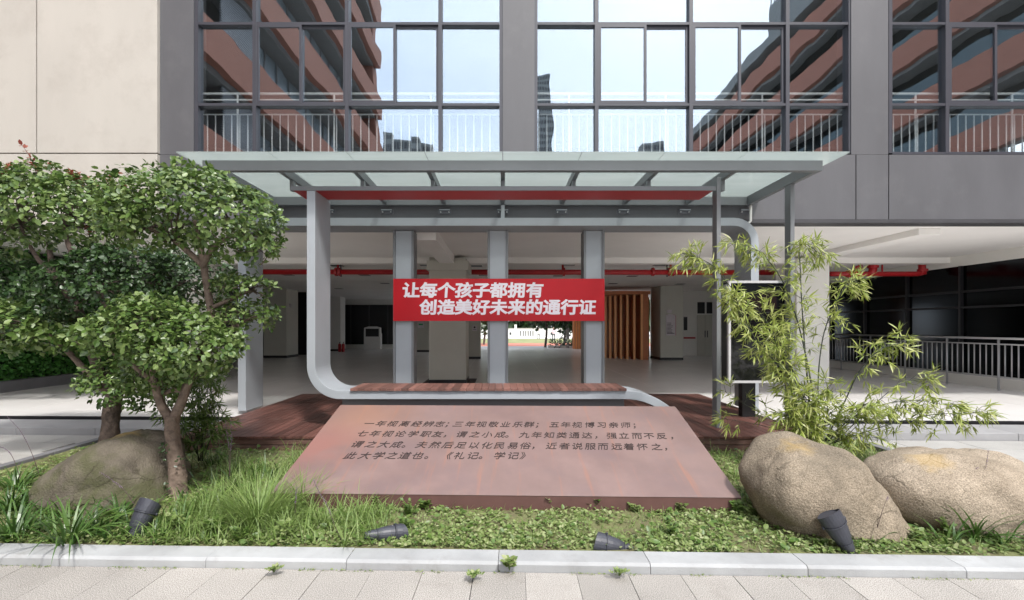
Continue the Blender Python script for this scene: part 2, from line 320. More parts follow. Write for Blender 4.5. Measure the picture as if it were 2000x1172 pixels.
M['rock3'] = rockmat('mossy_brown_rock', (.115, .10, .078), (.18, .158, .125), (.070, .078, .030), .65, .35)
M['lichen'] = mat('ochre_lichen', (.36, .23, .05), .9, var=.3, vs=30)
M['soil'] = mat('planter_soil', (.17, .14, .08), .95, var=.35, vs=7, bump=.8, bs=40, col2=(.15, .18, .06))
M['ground'] = mat('ground_concrete', (.44, .43, .41), .85, var=.1, vs=.4)
M['bark'] = mat('scaly_brown_bark', (.13, .092, .07), .9, var=.35, vs=14, bump=1.0, bs=38, col2=(.24, .18, .14), dirt=((.30, .25, .20), 9, .6, .4))
M['bark2'] = mat('dark_rough_bark', (.085, .06, .05), .9, var=.4, vs=16, bump=1.0, bs=38, col2=(.15, .11, .09))
M['leafA'] = leafmat('glossy_leaf_green', [(.038, .080, .018), (.080, .145, .030), (.135, .205, .055), (.21, .28, .10)], .36, .22, .55)
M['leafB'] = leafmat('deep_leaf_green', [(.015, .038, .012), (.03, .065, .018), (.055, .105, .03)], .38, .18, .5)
M['leafC'] = leafmat('yellowish_leaf_green', [(.06, .12, .02), (.10, .18, .035), (.16, .22, .06)], .4, .3)
M['leafR'] = leafmat('reddish_young_leaf', [(.30, .07, .05), (.38, .13, .09), (.22, .12, .04)], .4, .35)
M['bamboo'] = leafmat('bamboo_leaf_green', [(.17, .24, .04), (.29, .36, .07), (.39, .44, .12), (.48, .50, .21)], .42, .38)
M['cane'] = mat('dark_bamboo_cane', (.035, .045, .03), .4, var=.4, vs=20)
M['grassA'] = leafmat('fine_grass_green', [(.12, .20, .045), (.19, .29, .07), (.28, .36, .13)], .5, .35)
M['lirio'] = leafmat('liriope_blade_green', [(.035, .085, .018), (.06, .13, .025), (.11, .19, .045)], .35, .25)
M['cover'] = leafmat('ground_cover_green', [(.09, .145, .035), (.16, .23, .06), (.25, .32, .11), (.34, .37, .19)], .5, .3)
M['straw'] = leafmat('dry_leaf_litter', [(.20, .15, .08), (.12, .08, .045), (.28, .23, .13)], .8, .1)
M['purple'] = leafmat('lilac_flower_bead', [(.20, .13, .24), (.33, .25, .36), (.14, .08, .15)], .6, .2)
M['stem'] = mat('dark_flower_stem', (.07, .045, .045), .6)
M['hedge'] = leafmat('green_wall_leaf', [(.03, .12, .02), (.06, .20, .035), (.10, .28, .05)], .5, .2)
M['turf'] = mat('lawn', (.13, .18, .045), .9, var=.3, vs=.6, col2=(.26, .24, .11))
M['track'] = mat('red_running_track', (.36, .12, .08), .9, var=.1)
M['paper'] = mat('notice_paper', (.62, .57, .60), .6)
M['grn'] = mat('notice_green', (.05, .30, .12), .6)
YAW = R(-1.5)
def rebase(root, loc):
    loc = Vector(loc)
    for c in root.children: c.location = Vector(c.location) - (Matrix.Rotation(-root.rotation_euler.z, 3, 'Z') @ (loc - root.location)) if root.rotation_euler.z else Vector(c.location) - (loc - root.location)
    root.location = loc

# ================================================================ SETTING: ground, paving, kerb, step, floor
tag(bx('ground', (-700, -700, -.5), (700, 700, -.03), M['ground']), kind='structure')
pav = empty('paving', (0, 3.0, 0), YAW, ); pav['kind'] = 'structure'; pav['label'] = 'speckled granite paving in front of the planter'
tm = {}
for w_ in (.329,):
    tm = MB().box((0, 0, -.03), (w_, .661, 0)).mesh('paver', M['tile'])
for r in range(4):
    for k in range(-30, 30):
        o = link('paver', tm, pav, (.147 + k*.333 + random.uniform(-.0015, .0015), -.668*(r+1)+.003, random.uniform(-.0015, .001)), (random.uniform(-.001, .001), random.uniform(-.002, .002), 0))
tag(bx('paving_bed', (-10.2, .35, -.028), (10.2, 3.2, -.024), M['kerbd']), kind='structure')
kb = empty('kerb', (0, 3.0, 0), YAW); kb['kind'] = 'structure'; kb['label'] = 'pale granite kerb along the front of the planter'
prof = [(0, -.03), (0, .047), (.017, .063), (.172, .063), (.172, -.03)]
kx = [-5.6, -4.95, -3.96, -2.96, -1.97, -1.03, -.03, .955, 1.955, 2.945, 3.93, 4.9]
for a, b in zip(kx[:-1], kx[1:]):
    o = MB().prism(prof, 'x', a+.0015, b-.0015).build('kerb_stone', M['kerb'], kb, bev=.003)
    o.location.z = random.uniform(-.002, .001)
# planter bed
nx_, ny_ = 150, 56
def soil_z(x, y):
    t = min(1, max(0, (y-3.1)/2.8))
    return .052 - .035*t + .016*noise.noise(Vector((x*1.1, y*1.1, 0))) + .010*noise.noise(Vector((x*4, y*4, 3)))
vv = []; ff = []
for j in range(ny_+1):
    for i in range(nx_+1):
        x = -5.5 + 10.2*i/nx_; y = 3.12 + 3.42*j/ny_ - .026*x*(1-j/ny_)
        vv.append((x, y, soil_z(x, y)))
for j in range(ny_):
    for i in range(nx_):
        a = j*(nx_+1)+i; ff.append((a, a+1, a+nx_+2, a+nx_+1))
me = bpy.data.meshes.new('planter_soil'); me.from_pydata(vv, [], ff); me.materials.append(M['soil'])
for p_ in me.polygons: p_.use_smooth = True
tag(link('planter_soil', me), kind='structure')
ed = empty('planter_edging', (4.7, 3.2, 0)); ed['kind'] = 'structure'
for k in range(4):
    bx('edging_stone', (0, .004+.82*k, -.03), (.11, .82*(k+1)-.004, .085), M['kerbd'], ed, bev=.004)
for k in range(4):
    bx('edging_stone', (-10.32, .004+.82*k, -.03), (-10.21, .82*(k+1)-.004, .055), M['kerbd'], ed, bev=.004)
bx('edging_stone', (-10.2, 3.29, -.03), (-8.9, 3.4, .05), M['kerbd'], ed)
bx('edging_stone', (-.75, 3.29, -.03), (.11, 3.4, .085), M['kerbd'], ed)
# courtyard paving each side of the planter
cp = empty('courtyard_paving', (0, 6.6, 0), YAW); cp['kind'] = 'structure'
ct = MB().box((0, 0, -.03), (.894, .444, 0)).mesh('courtyard_slab', M['tile2'])
for r in range(8):
    off = .45*(r % 2)
    for k in range(-16, 16):
        x = k*.9 + off; y = -.45*(r+1)
        if (x < -5.9 and x > -10.6) or (x > 4.85 and x < 14):
            link('courtyard_slab', ct, cp, (x, y+.003, random.uniform(-.001, .001)))
        elif r == 0 and (x < 10 and x > -11): link('courtyard_slab', ct, cp, (x, y+.003, -.002))
# step in front of the hall
st = empty('step', (0, 6.62, 0), YAW); st['kind'] = 'structure'; st['label'] = 'low granite step along the hall floor'
for k in range(-11, 11):
    bx('step_stone', (k*1.2+.003, 0, -.03), (k*1.2+1.197, .60, .10), M['step'], st, bev=.004)
bx('drain_slot', (-13.2, .602, -.03), (13.2, .679, .075), M['black'], st); bx('floor_nosing', (-13.2, .68, -.03), (13.2, .697, .137), M['black'], st)
tag(MB().prism([(-13.2, 7.32+.34), (13.2, 7.32-.34), (13.2, 30.4), (-13.2, 30.4)], 'z', -.02, .14).build('floor', M['floor'], None), kind='structure')
# thin joints of the large floor tiles
fj = empty('floor_joint_lines', (0, 9, .142)); fj['kind'] = 'structure'
M['joint'] = mat('floor_joint', (.52, .51, .49), .5)
for x in np.arange(-10.8, 11.5, 1.2): bx('joint', (x-.003, -1.2, -.002), (x+.003, 21, 0), M['joint'], fj)
for y in np.arange(-.9, 20.5, 1.2): bx('joint', (-11.2, y-.003, -.0035), (11.5, y+.003, -.0015), M['joint'], fj)

# ================================================================ SCHOOL BUILDING
B = empty('school_building', (0, 0, 0), label='grey and beige school building with mirrored windows over an open ground floor hall', cat='building')
YF = 7.9
def fx(p): return X(p, YF)
def fz(p): return Z(p, YF)
zs, zb, z_top = fz(300), fz(432), 9.6
# beige stone panels
xj, xe = fx(78), fx(312)
for a, b, c, d in ((-17.0, -12.6, fz(302)+.01, z_top), (-12.58, xj-.012, fz(302)+.01, z_top), (xj+.012, xe, fz(302)+.01, z_top), (-17, -9.9, fz(440), fz(302)-.01), (-9.88, xe, fz(440), fz(302)-.01)):
    bx('wall_panel', (a, YF-.06, c), (b, YF+.02, d), M['beige'], B, bev=.004)
bx('backing_wall', (-17, YF+.021, fz(438)), (xe, YF+.30, z_top), M['darkline'], B)
# spandrel and pilasters
for a, b in ((xe+.004, fx(1671)), (fx(1671)+.015, fx(1735)), (fx(1735)+.015, 17)):
    bx('spandrel_panel', (a, YF, zb+.03), (b, YF+.28, zs-.02), M['dark'], B, bev=.003)
bx('bottom_trim', (xe+.004, YF-.012, zb-.03), (17, YF+.29, zb+.027), M['darkline'], B)
bx('spandrel_core', (-17, YF+.301, 3.42), (17, YF+.5, zs-.02), M['darkline'], B)
for a, b in ((312, 378), (981, 1044), (1662, 1735)):
    bx('pilaster', (fx(a)+.004, YF, zs-.017), (fx(b), YF+.34, z_top), M['dark'], B, bev=.003)
bx('pilaster', (fx(2420), YF, zs-.017), (17, YF+.34, z_top), M['dark'], B)
# windows
YG = 7.99; fw = .044
def gx(p): return X(p, 7.94)
def gzz(p): return Z(p, 7.94)
hz = [300, 205, 47, -95]
GL = {}
def pane(parent, x0, x1, z0, z1, y=YG):
    o = MB().box((-(x1-x0)/2, -.004, -(z1-z0)/2), ((x1-x0)/2, .004, (z1-z0)/2)).build('pane', M['glass'], parent)
    o.location = ((x0+x1)/2, y, (z0+z1)/2); o.rotation_euler = (random.uniform(-.0035, .0035), 0, random.uniform(-.004, .004))
def window(ms, sashes, x_end=None):
    W = empty('window', (0, 0, 0)); W.parent = B
    f = MB(); xs = [gx(m) for m in ms]; zz = [gzz(h) for h in hz]
    for x in xs: f.box((x-fw/2-.01, YG-.075, zz[0]), (x+fw/2+.01, YG+.05, zz[-1]))
    for z in zz: f.box((xs[0]+fw/2+.012, YG-.070, z-fw/2), (xs[-1]-fw/2-.012, YG+.045, z+fw/2))
    f.build('window_frame', M['frame'], W)
    for i in range(len(xs)-1):
        for j in range(3):
            if j == 1 and i in sashes:
                m = sashes[i]; xm = gx(m); a, b = xs[i]+fw/2+.012, xs[i+1]-fw/2-.012; s = .042
                for (c, d, yo) in ((a, xm+.02, -.052), (xm-.02, b, -.008)):
                    q = MB(); z0, z1 = zz[1]+fw/2+.002, zz[2]-fw/2-.002
                    q.box((c, YG+yo-.02, z0), (c+s, YG+yo+.02, z1)); q.box((d-s, YG+yo-.02, z0), (d, YG+yo+.02, z1))
                    q.box((c+s, YG+yo-.02, z0), (d-s, YG+yo+.02, z0+s)); q.box((c+s, YG+yo-.02, z1-s), (d-s, YG+yo+.02, z1))
                    q.build('sash', M['frame'], W); pane(W, c+s, d-s, z0+s, z1-s, YG+yo)
            else:
                pane(W, xs[i]+fw/2, xs[i+1]-fw/2, zz[j]+fw/2, zz[j+1]-fw/2)
    W2 = xs[0], xs[-1]
    return W2
w1 = window([385, 498, 678, 860, 979], {1: 588, 2: 771})
w2 = window([1046, 1165, 1349, 1537, 1659], {1: 1260, 2: 1444})
w3 = window([1737, 1848, 2030, 2220, 2330], {1: 1943, 2: 2125})
# guard railings behind the glass
for n_, (a, b) in enumerate((w1, w2, w3)):
    g = empty('guard_railing', (a, 8.11, zs), label=['white guard railing inside the left upper window', 'white guard railing inside the middle upper window', 'white guard railing inside the right upper window'][n_], cat='railing', group='guard railings behind the upper windows')
    bm = MB().tube([(0, 0, 0), (0, 0, .70)], .0105, 6).mesh('baluster', M['railw'])
    k = int((b-a)/.142)
    for i in range(k): link('baluster', bm, g, (.07+i*.142, 0, .06))
    L_ = b-a
    for z, r_ in ((.05, .012), (.765, .012), (1.02, .016), (1.13, .020)): MB().tube([(0, 0, z), (L_, 0, z)], r_, 8).build('rail', M['railw'], g)
    for x in np.arange(.6, L_, 1.7): MB().tube([(x, 0, 0), (x, 0, 1.12)], .016, 8).build('post', M['railw'], g)
# upper floor shell
bx('floor_slab', (-17, YF+.501, 3.41), (17, 30.4, 4.45), M['ceil'], B)
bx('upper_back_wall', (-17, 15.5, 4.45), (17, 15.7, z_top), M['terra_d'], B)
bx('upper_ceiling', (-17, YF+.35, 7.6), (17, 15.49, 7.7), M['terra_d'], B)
bx('roof', (-17, YF+.35, 9.3), (17, 30.4, z_top), M['dark'], B)
bx('upper_rear_wall', (-17, 30.0, 4.45), (17, 30.39, 9.3), M['dark'], B)
# soffit between facade and hall, beams
bx('soffit', (-17, YF+.03, 3.385), (17, YF+.50, 3.40), M['ceil'], B)
bx('ceiling_panel', (-12, 8.41, 3.385), (12, 12.2, 3.405), M['ceil'], B)
for k, (y0, y1) in enumerate(((12.32, 14.2), (14.24, 17.4), (17.44, 22.0), (22.04, 30))):
    bx('ceiling_panel', (-12, y0, 3.33), (12, y1, 3.405), M['ceil'], B)
bx('beam', (-12, 12.0, 3.24), (12, 12.3, 3.384), M['ceil'], B)
for x0, x1, zq in ((-1.58, -1.22, 3.17), (7.6, 8.0, 3.27), (-8.6, -8.2, 3.2)):
    bx('beam', (x0, 8.42, zq), (x1, 11.6, 3.384), M['ceil'], B, bev=.005)
# columns
def column(x0, x1, y0, y1, m, base=True, cap=None, z1=3.33):
    bx('column', (x0, y0, .14), (x1, y1, z1), M[m], B, bev=.01)
    if base: bx('skirting', (x0-.012, y0-.012, .14), (x1+.012, y1+.012, .25), M['black'], B)
    if cap: bx('column_cap', (x0-.1, y0-.1, 3.05), (x1+.12, y1+.1, 3.33), M[m], B)
column(X(838, 11.6), X(910, 11.6), 11.6, 12.6, 'col')
bx('column_cap', (X(838, 11.5)-.06, 11.5, 3.0), (X(910, 11.5)+.06, 12.65, 3.235), M['col'], B)
bx('floor_mat', (X(827, 11.9), 11.45, .141), (X(928, 11.9), 12.8, .147), M['terra_d'], B)
column(X(1556, 11.7), X(1620, 11.7), 11.7, 12.6, 'wallw', base=False)
column(X(362, 11.8), X(404, 11.8), 11.8, 12.6, 'wallw', base=False)
column(X(532, 22.0), X(575, 22.0), 21.2, 22.4, 'col')
column(X(645, 27.0), X(665, 27.0), 27.0, 27.8, 'wallw')
column(X(806, 26.0), X(838, 26.0), 26.0, 26.8, 'col')
column(X(914, 20.4), X(938, 20.4), 20.4, 21.0, 'col')
column(X(1290, 19.8), X(1334, 19.8), 19.8, 21.1, 'col')
# enclosing walls of the hall
xr = 11.6
bx('side_wall', (xr+.05, 8.4, 3.13), (xr+.3, 22.7, 3.384), M['wallw'], B)
bx('wall_plinth', (xr, 8.4, .14), (xr+.3, 22.7, .42), M['wallw'], B)
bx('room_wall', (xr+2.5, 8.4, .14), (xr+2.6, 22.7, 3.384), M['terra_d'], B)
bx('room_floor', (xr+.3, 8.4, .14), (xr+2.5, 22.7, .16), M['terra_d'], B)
bx('glazed_wall', (xr+.10, 8.4, .42), (xr+.11, 22.7, 3.13), M['dglass'], B)
m_ = MB().box((0, 0, 0), (.08, .06, 2.71)).mesh('mullion', M['black'])
for y in np.arange(8.6, 22.6, 1.55): link('mullion', m_, B, (xr+.02, y, .42))
m_ = MB().box((0, 0, 0), (.06, 1.47, .05)).mesh('transom', M['black'])
for y in np.arange(8.67, 22.3, 1.55):
    for z in (2.05, 2.45): link('transom', m_, B, (xr+.03, y, z))
for y in (9.2, 10.75, 12.3, 13.9): bx('lit_pane', (xr+.13, y+.1, 2.12), (xr+.14, y+1.2, 2.42), M['wallw'], B)

bx('rear_wall', (X(1334, 22.7), 22.7, .14), (xr+.3, 22.9, 3.33), M['wallw'], B)
xw = X(1272, 26.9)
bx('rear_wall', (xw, 26.9, .14), (X(1360, 26.9)+2, 27.1, 3.33), M['wallw'], B)
bx('rear_header', (-5.0, 28.6, 2.75), (9, 28.8, 3.33), M['wallw'], B)
bx('rear_wall', (-12, 30.0, .14), (-5.0, 30.2, 3.33), M['wallw'], B)
bx('dark_glazing', (-11.2, 29.9, .42), (-5.1, 29.95, 2.98), M['black'], B)
m_ = MB().box((0, 0, 0), (.07, .05, 2.56)).mesh('mullion', M['darkline'])
for x in np.arange(-11.1, -5.2, 1.2): link('mullion', m_, B, (x, 29.84, .42))
bx('side_wall', (-12.2, 8.4, .14), (-11.42, 30, 3.384), M['darkline'], B)
bx('partition', (-11.4, 23.5, .14), (X(601, 23.5), 23.7, 3.33), M['black'], B)
# double door with glazed transom on the rear wall
D_ = empty('double_door', (0, 0, 0)); D_.parent = B
ya = 22.69
bx('door_leaf', (X(1361, ya), ya-.05, .15), (X(1377.5, ya), ya-.002, 2.15), M['col'], D_); bx('door_leaf', (X(1378, ya), ya-.05, .15), (X(1394, ya), ya-.002, 2.15), M['col'], D_)
for x in (1375.3, 1380): bx('handle', (X(x, ya), ya-.09, 1.05), (X(x, ya)+.03, ya-.052, 1.38), M['lamp'], D_)
for x in (1362, 1380): bx('transom_window', (X(x, ya), ya-.03, 2.22), (X(x+14, ya), ya-.002, 2.78), M['black'], D_)
bx('wainscot_stripe', (X(1335, ya), ya-.02, .98), (X(1358, ya), ya-.002, 1.06), M['pipe'], B)
bx('wall_screen', (X(1335, ya), ya-.06, 1.40), (X(1341.5, ya), ya-.002, 2.05), M['black'], B)
# recessed ceiling slots (unlit downlights)
for (px_, py_) in ((657, 519), (832, 518), (930, 520), (1112, 517), (1290, 517), (562, 537), (712, 537.5), (945, 538), (1090, 539), (1235, 539.5), (752, 553.5), (1197, 554), (1328, 555), (662, 564), (1282, 565)):
    c = G(px_, py_, 3.33) if False else None
    Dp = (3.328-EYE)*F/(CY-py_); xx = X(px_, Dp)
    o = bx('ceiling_light', (-.17, -.17, -.004), (.17, .17, .02), M['black'], None); o.location = (xx, Dp, 3.327)
    rowl = 'in front of the red pipe' if py_ < 521 else ('just behind the red pipe far left' if px_ < 600 else 'just behind the red pipe') if py_ < 541 else ('in the third row from the front' if px_ < 1250 else 'in the third row, near the notice column') if py_ < 560 else 'in the farthest row'
    sidel = 'left of the left banner post' if px_ < 768 else 'above the left half of the banner' if px_ < 900 else 'near the middle banner post' if px_ < 1000 else 'above the right half of the banner' if px_ < 1180 else 'right of the banner'
    tag(o, 'unlit recessed downlight '+rowl+', '+sidel, 'light', 'recessed downlights in the hall ceiling')

# ---------------------------------------------------------------- fire pipes
def pipe(name, label, segs, flanges=(), parts=()):
    t = empty(name, label=label, cat='pipe', group='red fire pipes under the ceiling')
    for pts, r_ in segs: MB().tube(pts, r_, 12).build('pipe_run', M['pipe'], t, smooth=True)
    for p, ax, r_ in flanges:
        a = Vector(ax)*.03; MB().tube([Vector(p)-a, Vector(p)+a], r_, 12).build('flange', M['pipe'], t)
    return t
yp = 13.0; zp = Z(531, yp)
t = pipe('fire_pipe', 'long red fire pipe crossing the hall behind the banner', [([(X(505, yp), yp, zp), (X(1560, yp), yp, zp-.02)], .075)] + [([(X(q, yp), yp, zp), (X(q, yp), yp, 3.33)], .03) for q in (660, 1099, 1310)],
         [((X(q, yp), yp, zp), (1, 0, 0), .12) for q in (657, 664, 1275, 1306, 1314, 1101)])
for q in (666, 1303): bx('hanger', (X(q, yp)-.015, yp-.03, zp-.14), (X(q, yp)+.015, yp+.03, 3.33), M['steel_dd'], t)
yp = 12.4
zp = Z(535, yp)
t = pipe('fire_pipe', 'red fire pipe with a valve wheel above the right railing',
     [([(X(1621, yp), yp, zp), (X(1700, yp), yp, zp), (X(1792, yp), yp, zp), (X(1802, yp), yp, zp+.03)], .065),
      ([(X(1701, yp), yp, zp-.02), (X(1705, yp), yp, zp+.1), (X(1705, yp), yp, 3.33)], .095), ([(X(1802, yp), yp, zp-.02), (X(1800, yp), yp, 3.33)], .085), ([(X(1723, yp), yp, zp), (X(1723, yp), yp, 3.33)], .022)],
     [((X(q, yp), yp, zp), (1, 0, 0), .10) for q in (1657, 1670)] + [((X(1705, yp), yp, zp+.19), (0, 0, 1), .13), ((X(1802, yp), yp, zp+.10), (0, 0, 1), .12)])
wheel = [(X(1679, yp)+.075*math.cos(a), yp-.02+.03*math.cos(a), zp+.20+.075*math.sin(a)) for a in np.linspace(0, 2*math.pi, 17)]
MB().tube(wheel, .013, 6).build('valve_wheel', M['pipe'], t, smooth=True)
MB().tube([(X(1671, yp), yp, zp), (X(1673, yp), yp, zp+.20), (X(1679, yp), yp, zp+.20)], .03, 8).build('valve_stem', M['pipe'], t)
pipe('fire_pipe', 'red fire pipe behind the upper branches of the left tree', [([(-11.3, 11.0, 3.15), (X(190, 13), 13.0, 3.15)], .075)])

# ---------------------------------------------------------------- railing on the right
rl = empty('hall_railing', (xr-.35, 8.6, .14), label='stainless steel railing in front of the dark glazed wall at right', cat='railing')
yend = 16.5-8.6
for z, r_ in ((1.18, .026), (1.05, .017), (.30, .017)): MB().tube([(0, 0, z), (0, yend, z)], r_, 10).build('rail', M['rail'], rl, smooth=True)
bm = MB().tube([(0, 0, 0), (0, 0, .75)], .0135, 8).mesh('baluster', M['rail'], True); pm = MB().tube([(0, 0, 0), (0, 0, 1.18)], .022, 8).mesh('post', M['rail'], True)
for k in range(58):
    y = .1+k*.135
    if k % 9 == 4: link('post', pm, rl, (0, y, .0))
    else: link('baluster', bm, rl, (0, y, .30))
# ---------------------------------------------------------------- green wall on the left
gw = empty('green_wall', (-11.3, 8.5, .14), label='dark green planted wall beyond the left trees', cat='green wall')
bx('wall_base', (-.1, 0, 0), (.35, 7.4, .24), M['kerbd'], gw); bx('backing', (-.1, 0, .24), (.02, 7.4, 3.18), M['black'], gw)
# ---------------------------------------------------------------- orange fins
ls = empty('timber_screen', (X(1220, 20), 20, .14), label='curved orange timber fin screen at the back of the hall', cat='screen')
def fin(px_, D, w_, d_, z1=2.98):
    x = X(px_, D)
    bx('fin', (x, D+.03, .14), (x+w_, D+d_, z1), M['orange_d'], ls); bx('fin_lit_front', (x, D, .14), (x+w_, D+.029, z1), M['orange'], ls)  # light on the fronts is painted: lighter front strip, darker sides
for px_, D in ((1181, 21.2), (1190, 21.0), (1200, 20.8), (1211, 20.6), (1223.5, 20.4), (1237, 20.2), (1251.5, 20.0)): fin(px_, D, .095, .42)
bx('screen_back', (X(1181, 22), 22.0, .14), (X(1268, 22), 22.05, 2.98), M['orange_d'], ls)
bx('screen_header', (X(1178, 20), 19.95, 2.98), (X(1270, 20), 22.1, 3.12), M['orange_d'], ls)
bx('screen_end', (X(1256, 20), 20.0, .14), (X(1266, 20), 21.99, 2.98), M['orange_d'], ls)
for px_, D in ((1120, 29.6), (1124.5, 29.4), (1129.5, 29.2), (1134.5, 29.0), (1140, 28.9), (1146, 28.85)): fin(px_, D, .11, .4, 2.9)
for o in list(ls.children): o.location -= ls.location
# ---------------------------------------------------------------- things in the hall
def at(t, *objs):
    for o in list(t.children): o.location -= t.location
k_ = empty('kiosk', (X(727, 29), 29, .14), label='white touch screen kiosk in front of the dark glazing', cat='kiosk')
w_ = 33*29/F/2
bx('kiosk_body', (-w_, 0, 0), (w_, .35, 1.0), M['whitep'], k_, bev=.02)
MB().prism([(-w_, 1.002), (w_, 1.002), (w_-.02, 1.36), (w_*.45, 1.44), (-w_*.45, 1.44), (-w_+.02, 1.36)], 'y', 0, .2).build('kiosk_head', M['whitep'], k_, bev=.01)
bx('screen', (-w_*.78, -.012, .8), (w_*.78, -.001, 1.30), M['black'], k_)
f_ = empty('fire_extinguisher', (X(667, 26.2), 26.2, .14), label='red fire extinguisher pair beside the kiosk column', cat='fire extinguisher')
for s_ in (-.1, .1):
    MB().tube([(s_, 0, 0), (s_, 0, .42), (s_, 0, .47)], [.085, .085, .04], 14).build('cylinder', M['pipe'], f_, smooth=True)
    MB().tube([(s_, 0, .47), (s_, 0, .54), (s_+.05, 0, .56)], [.02, .02, .015], 8).build('valve', M['black'], f_)
# arched notice board on the right column
nb = empty('notice_board', (X(1311, 19.7), 19.74, 0), label='white arched notice board on the right hall column', cat='sign')
w_ = .20; z0, z1 = 1.20, 2.10
arc = [(-w_, z0), (w_, z0), (w_, z1-.1)] + [(w_*math.cos(a)*1, z1-.1+.12*math.sin(a)) for a in np.linspace(.2, math.pi-.6, 6)] + [(-w_, z1)]
MB().prism(arc, 'y', 0, .03).build('board', M['paper'], nb)
MB().prism([(p[0]+.03, p[1]) for p in arc], 'y', .031, .05).build('board_red_edge', M['pipe'], nb)  # red backing, offset sideways so it shows as an edge
bx('base_line', (-w_*.85, -.006, z0+.08), (w_*.75, -.001, z0+.105), M['black'], nb)
bx('top_tag', (-w_*.8, 0, z1+.06), (w_*.2, .03, z1+.2), M['paper'], nb)
q = MB()
for i in range(8):
    z = 1.72-i*.058; q.box((-w_*.85, -.006, z), (-w_*.75, -.001, z+.02))
    x = -w_*.68
    while x < -w_*.68+random.uniform(.13, .22): q.box((x, -.006, z), (x+.018, -.001, z+.022)); x += .026
q.build('lines_of_writing', M['ink'], nb)
for (px_, py_, D, lab, gr) in ((822, 634, 25.95, 'small green and white notice on the column left of the centre', True), (927, 641, 20.34, 'small white notice on the column behind the centre posts', False)):
    nn = empty('wall_notice', (X(px_, D), D, Z(py_, D)), label=lab, cat='sign')
    s_ = .17 if gr else .11
    bx('sheet', (-s_, -.02, -s_*1.1), (s_, .0, s_*1.1), M['paper'], nn)
    if gr: bx('green_mark', (-s_*.7, -.026, -s_*.2), (s_*.7, -.021, s_*.3), M['grn'], nn)
    else:
        MB().tube([(0, -.021, s_*.35), (0, -.027, s_*.35)], s_*.38, 16).build('round_mark', M['ink'], nn); bx('caption_line', (-s_*.6, -.026, -s_*.55), (s_*.6, -.021, -s_*.4), M['ink'], nn)
o = bx('socket_plate', (-.06, -.012, -.09), (.06, 0, .09), M['paper'], None); o.location = (X(565, 21.1), 21.19, Z(597, 21.2)); tag(o, 'small white plate on the far left hall column', 'plate')

# ================================================================ CANOPY
CF = 6.07; zc = 3.65
cn = empty('canopy', (0, 7.0, 0), label='glass canopy on grey steel rafters over the entrance', cat='canopy')
xl, xrr = X(395, CF), X(1607, CF)
def cb(name, a, b, m, bev=.004): return bx(name, a, b, M[m], cn, bev)
cb('front_beam', (xl, CF, zc), (xrr, CF+.09, zc+.135), 'steel_d')
cb('side_beam', (xl, CF+.092, zc), (xl+.075, YF-.01, zc+.15), 'steel_d'); cb('side_beam', (xrr-.075, CF+.092, zc), (xrr, YF-.01, zc+.15), 'steel_d')
rx = [X(q, CF) for q in (540, 688, 835, 982, 1131, 1288, 1443)]
for x in rx: cb('rafter', (x-.03, CF+.092, zc+.01), (x+.03, YF-.112, zc+.125), 'steel_d')
cb('back_beam', (xl+.077, YF-.11, zc+.0), (xrr-.077, YF-.02, zc+.135), 'steel_d')
ex = [xl-.2] + rx + [xrr+.2]
for a, b in zip(ex[:-1], ex[1:]):
    cb('glass_panel', (a+.004, 5.86, zc+.155), (b-.004, YF-.02, zc+.171), 'cglass', 0)
cb('red_underside', (-2.88, 6.31, 3.458), (2.89, 6.78, 3.47), 'red', 0)
cb('lower_beam', (-2.90, 6.29, 3.472), (2.91, 6.80, 3.512), 'steel_d', .003)
cb('lower_beam_edge', (-2.90, 6.288, 3.452), (2.91, 6.306, 3.4715), 'steel_d', 0)
for x in rx: cb('hanger_plate', (x-.025, 6.5, 3.514), (x+.025, 6.58, zc+.008), 'steel_d', 0)
for x in [xl+.05]+rx+[xrr-.06]:
    cb('bracket', (x-.09, YF-.06, zc-.075), (x+.09, YF-.021, zc-.060), 'steel', 0); cb('bracket', (x-.11, YF-.012, zc-.13), (x+.11, YF-.001, zc-.056), 'steel_dd', 0)
    for s_ in (-.07, .07): MB().tube([(x+s_, YF-.013, zc-.1), (x+s_, YF-.04, zc-.1)], .014, 6).build('bolt', M['rail'], cn)
for o in list(cn.children): o.location -= cn.location
# slender posts carrying the canopy edge
ps = empty('canopy_post', (X(1404, 6.36), 6.36, .2), label='slender grey steel post on the timber deck left of the screen', cat='post', group='slender posts under the canopy edge')
bx('shaft', (-.028, 0, 0), (.028, .14, 3.46), M['steel_d'], ps, bev=.003); bx('base_plate', (-.05, -.03, 0), (.05, .17, .008), M['steel_dd'], ps)
ps = empty('canopy_post', (X(1548, 6.64), 6.64, .0), label='slender grey steel post behind the right side of the screen', cat='post', group='slender posts under the canopy edge')
bx('shaft', (-.03, 0, 0), (.03, .14, 3.648), M['steel_d'], ps, bev=.003)
dp = empty('downpipe', (X(1463, 7.85), 7.8, 3.3), label='short white drain pipe at the right rear canopy corner', cat='pipe')
MB().tube([(0, 0, .36), (0, 0, .08), (-.06, 0, .02), (-.16, 0, -.02)], .022, 8).build('tube', M['whitep'], dp, smooth=True)

# ================================================================ STEEL PORTAL FRAMES
rf = empty('rear_portal_frame', (0, 7.7, .14), label='wide light grey steel portal frame behind the bench with rounded corners', cat='frame')
x0, x1 = X(470, 7.7), X(1477, 7.7); zt = 3.39 + .0; r_ = .40
pts = [(x0, .2)] + [(x0+r_-r_*math.cos(a), zt-r_+r_*math.sin(a)) for a in np.linspace(0, math.pi/2, 10)] + [(x1-r_+r_*math.sin(a), zt-r_+r_*math.cos(a)) for a in np.linspace(0, math.pi/2, 10)] + [(x1, .2)]
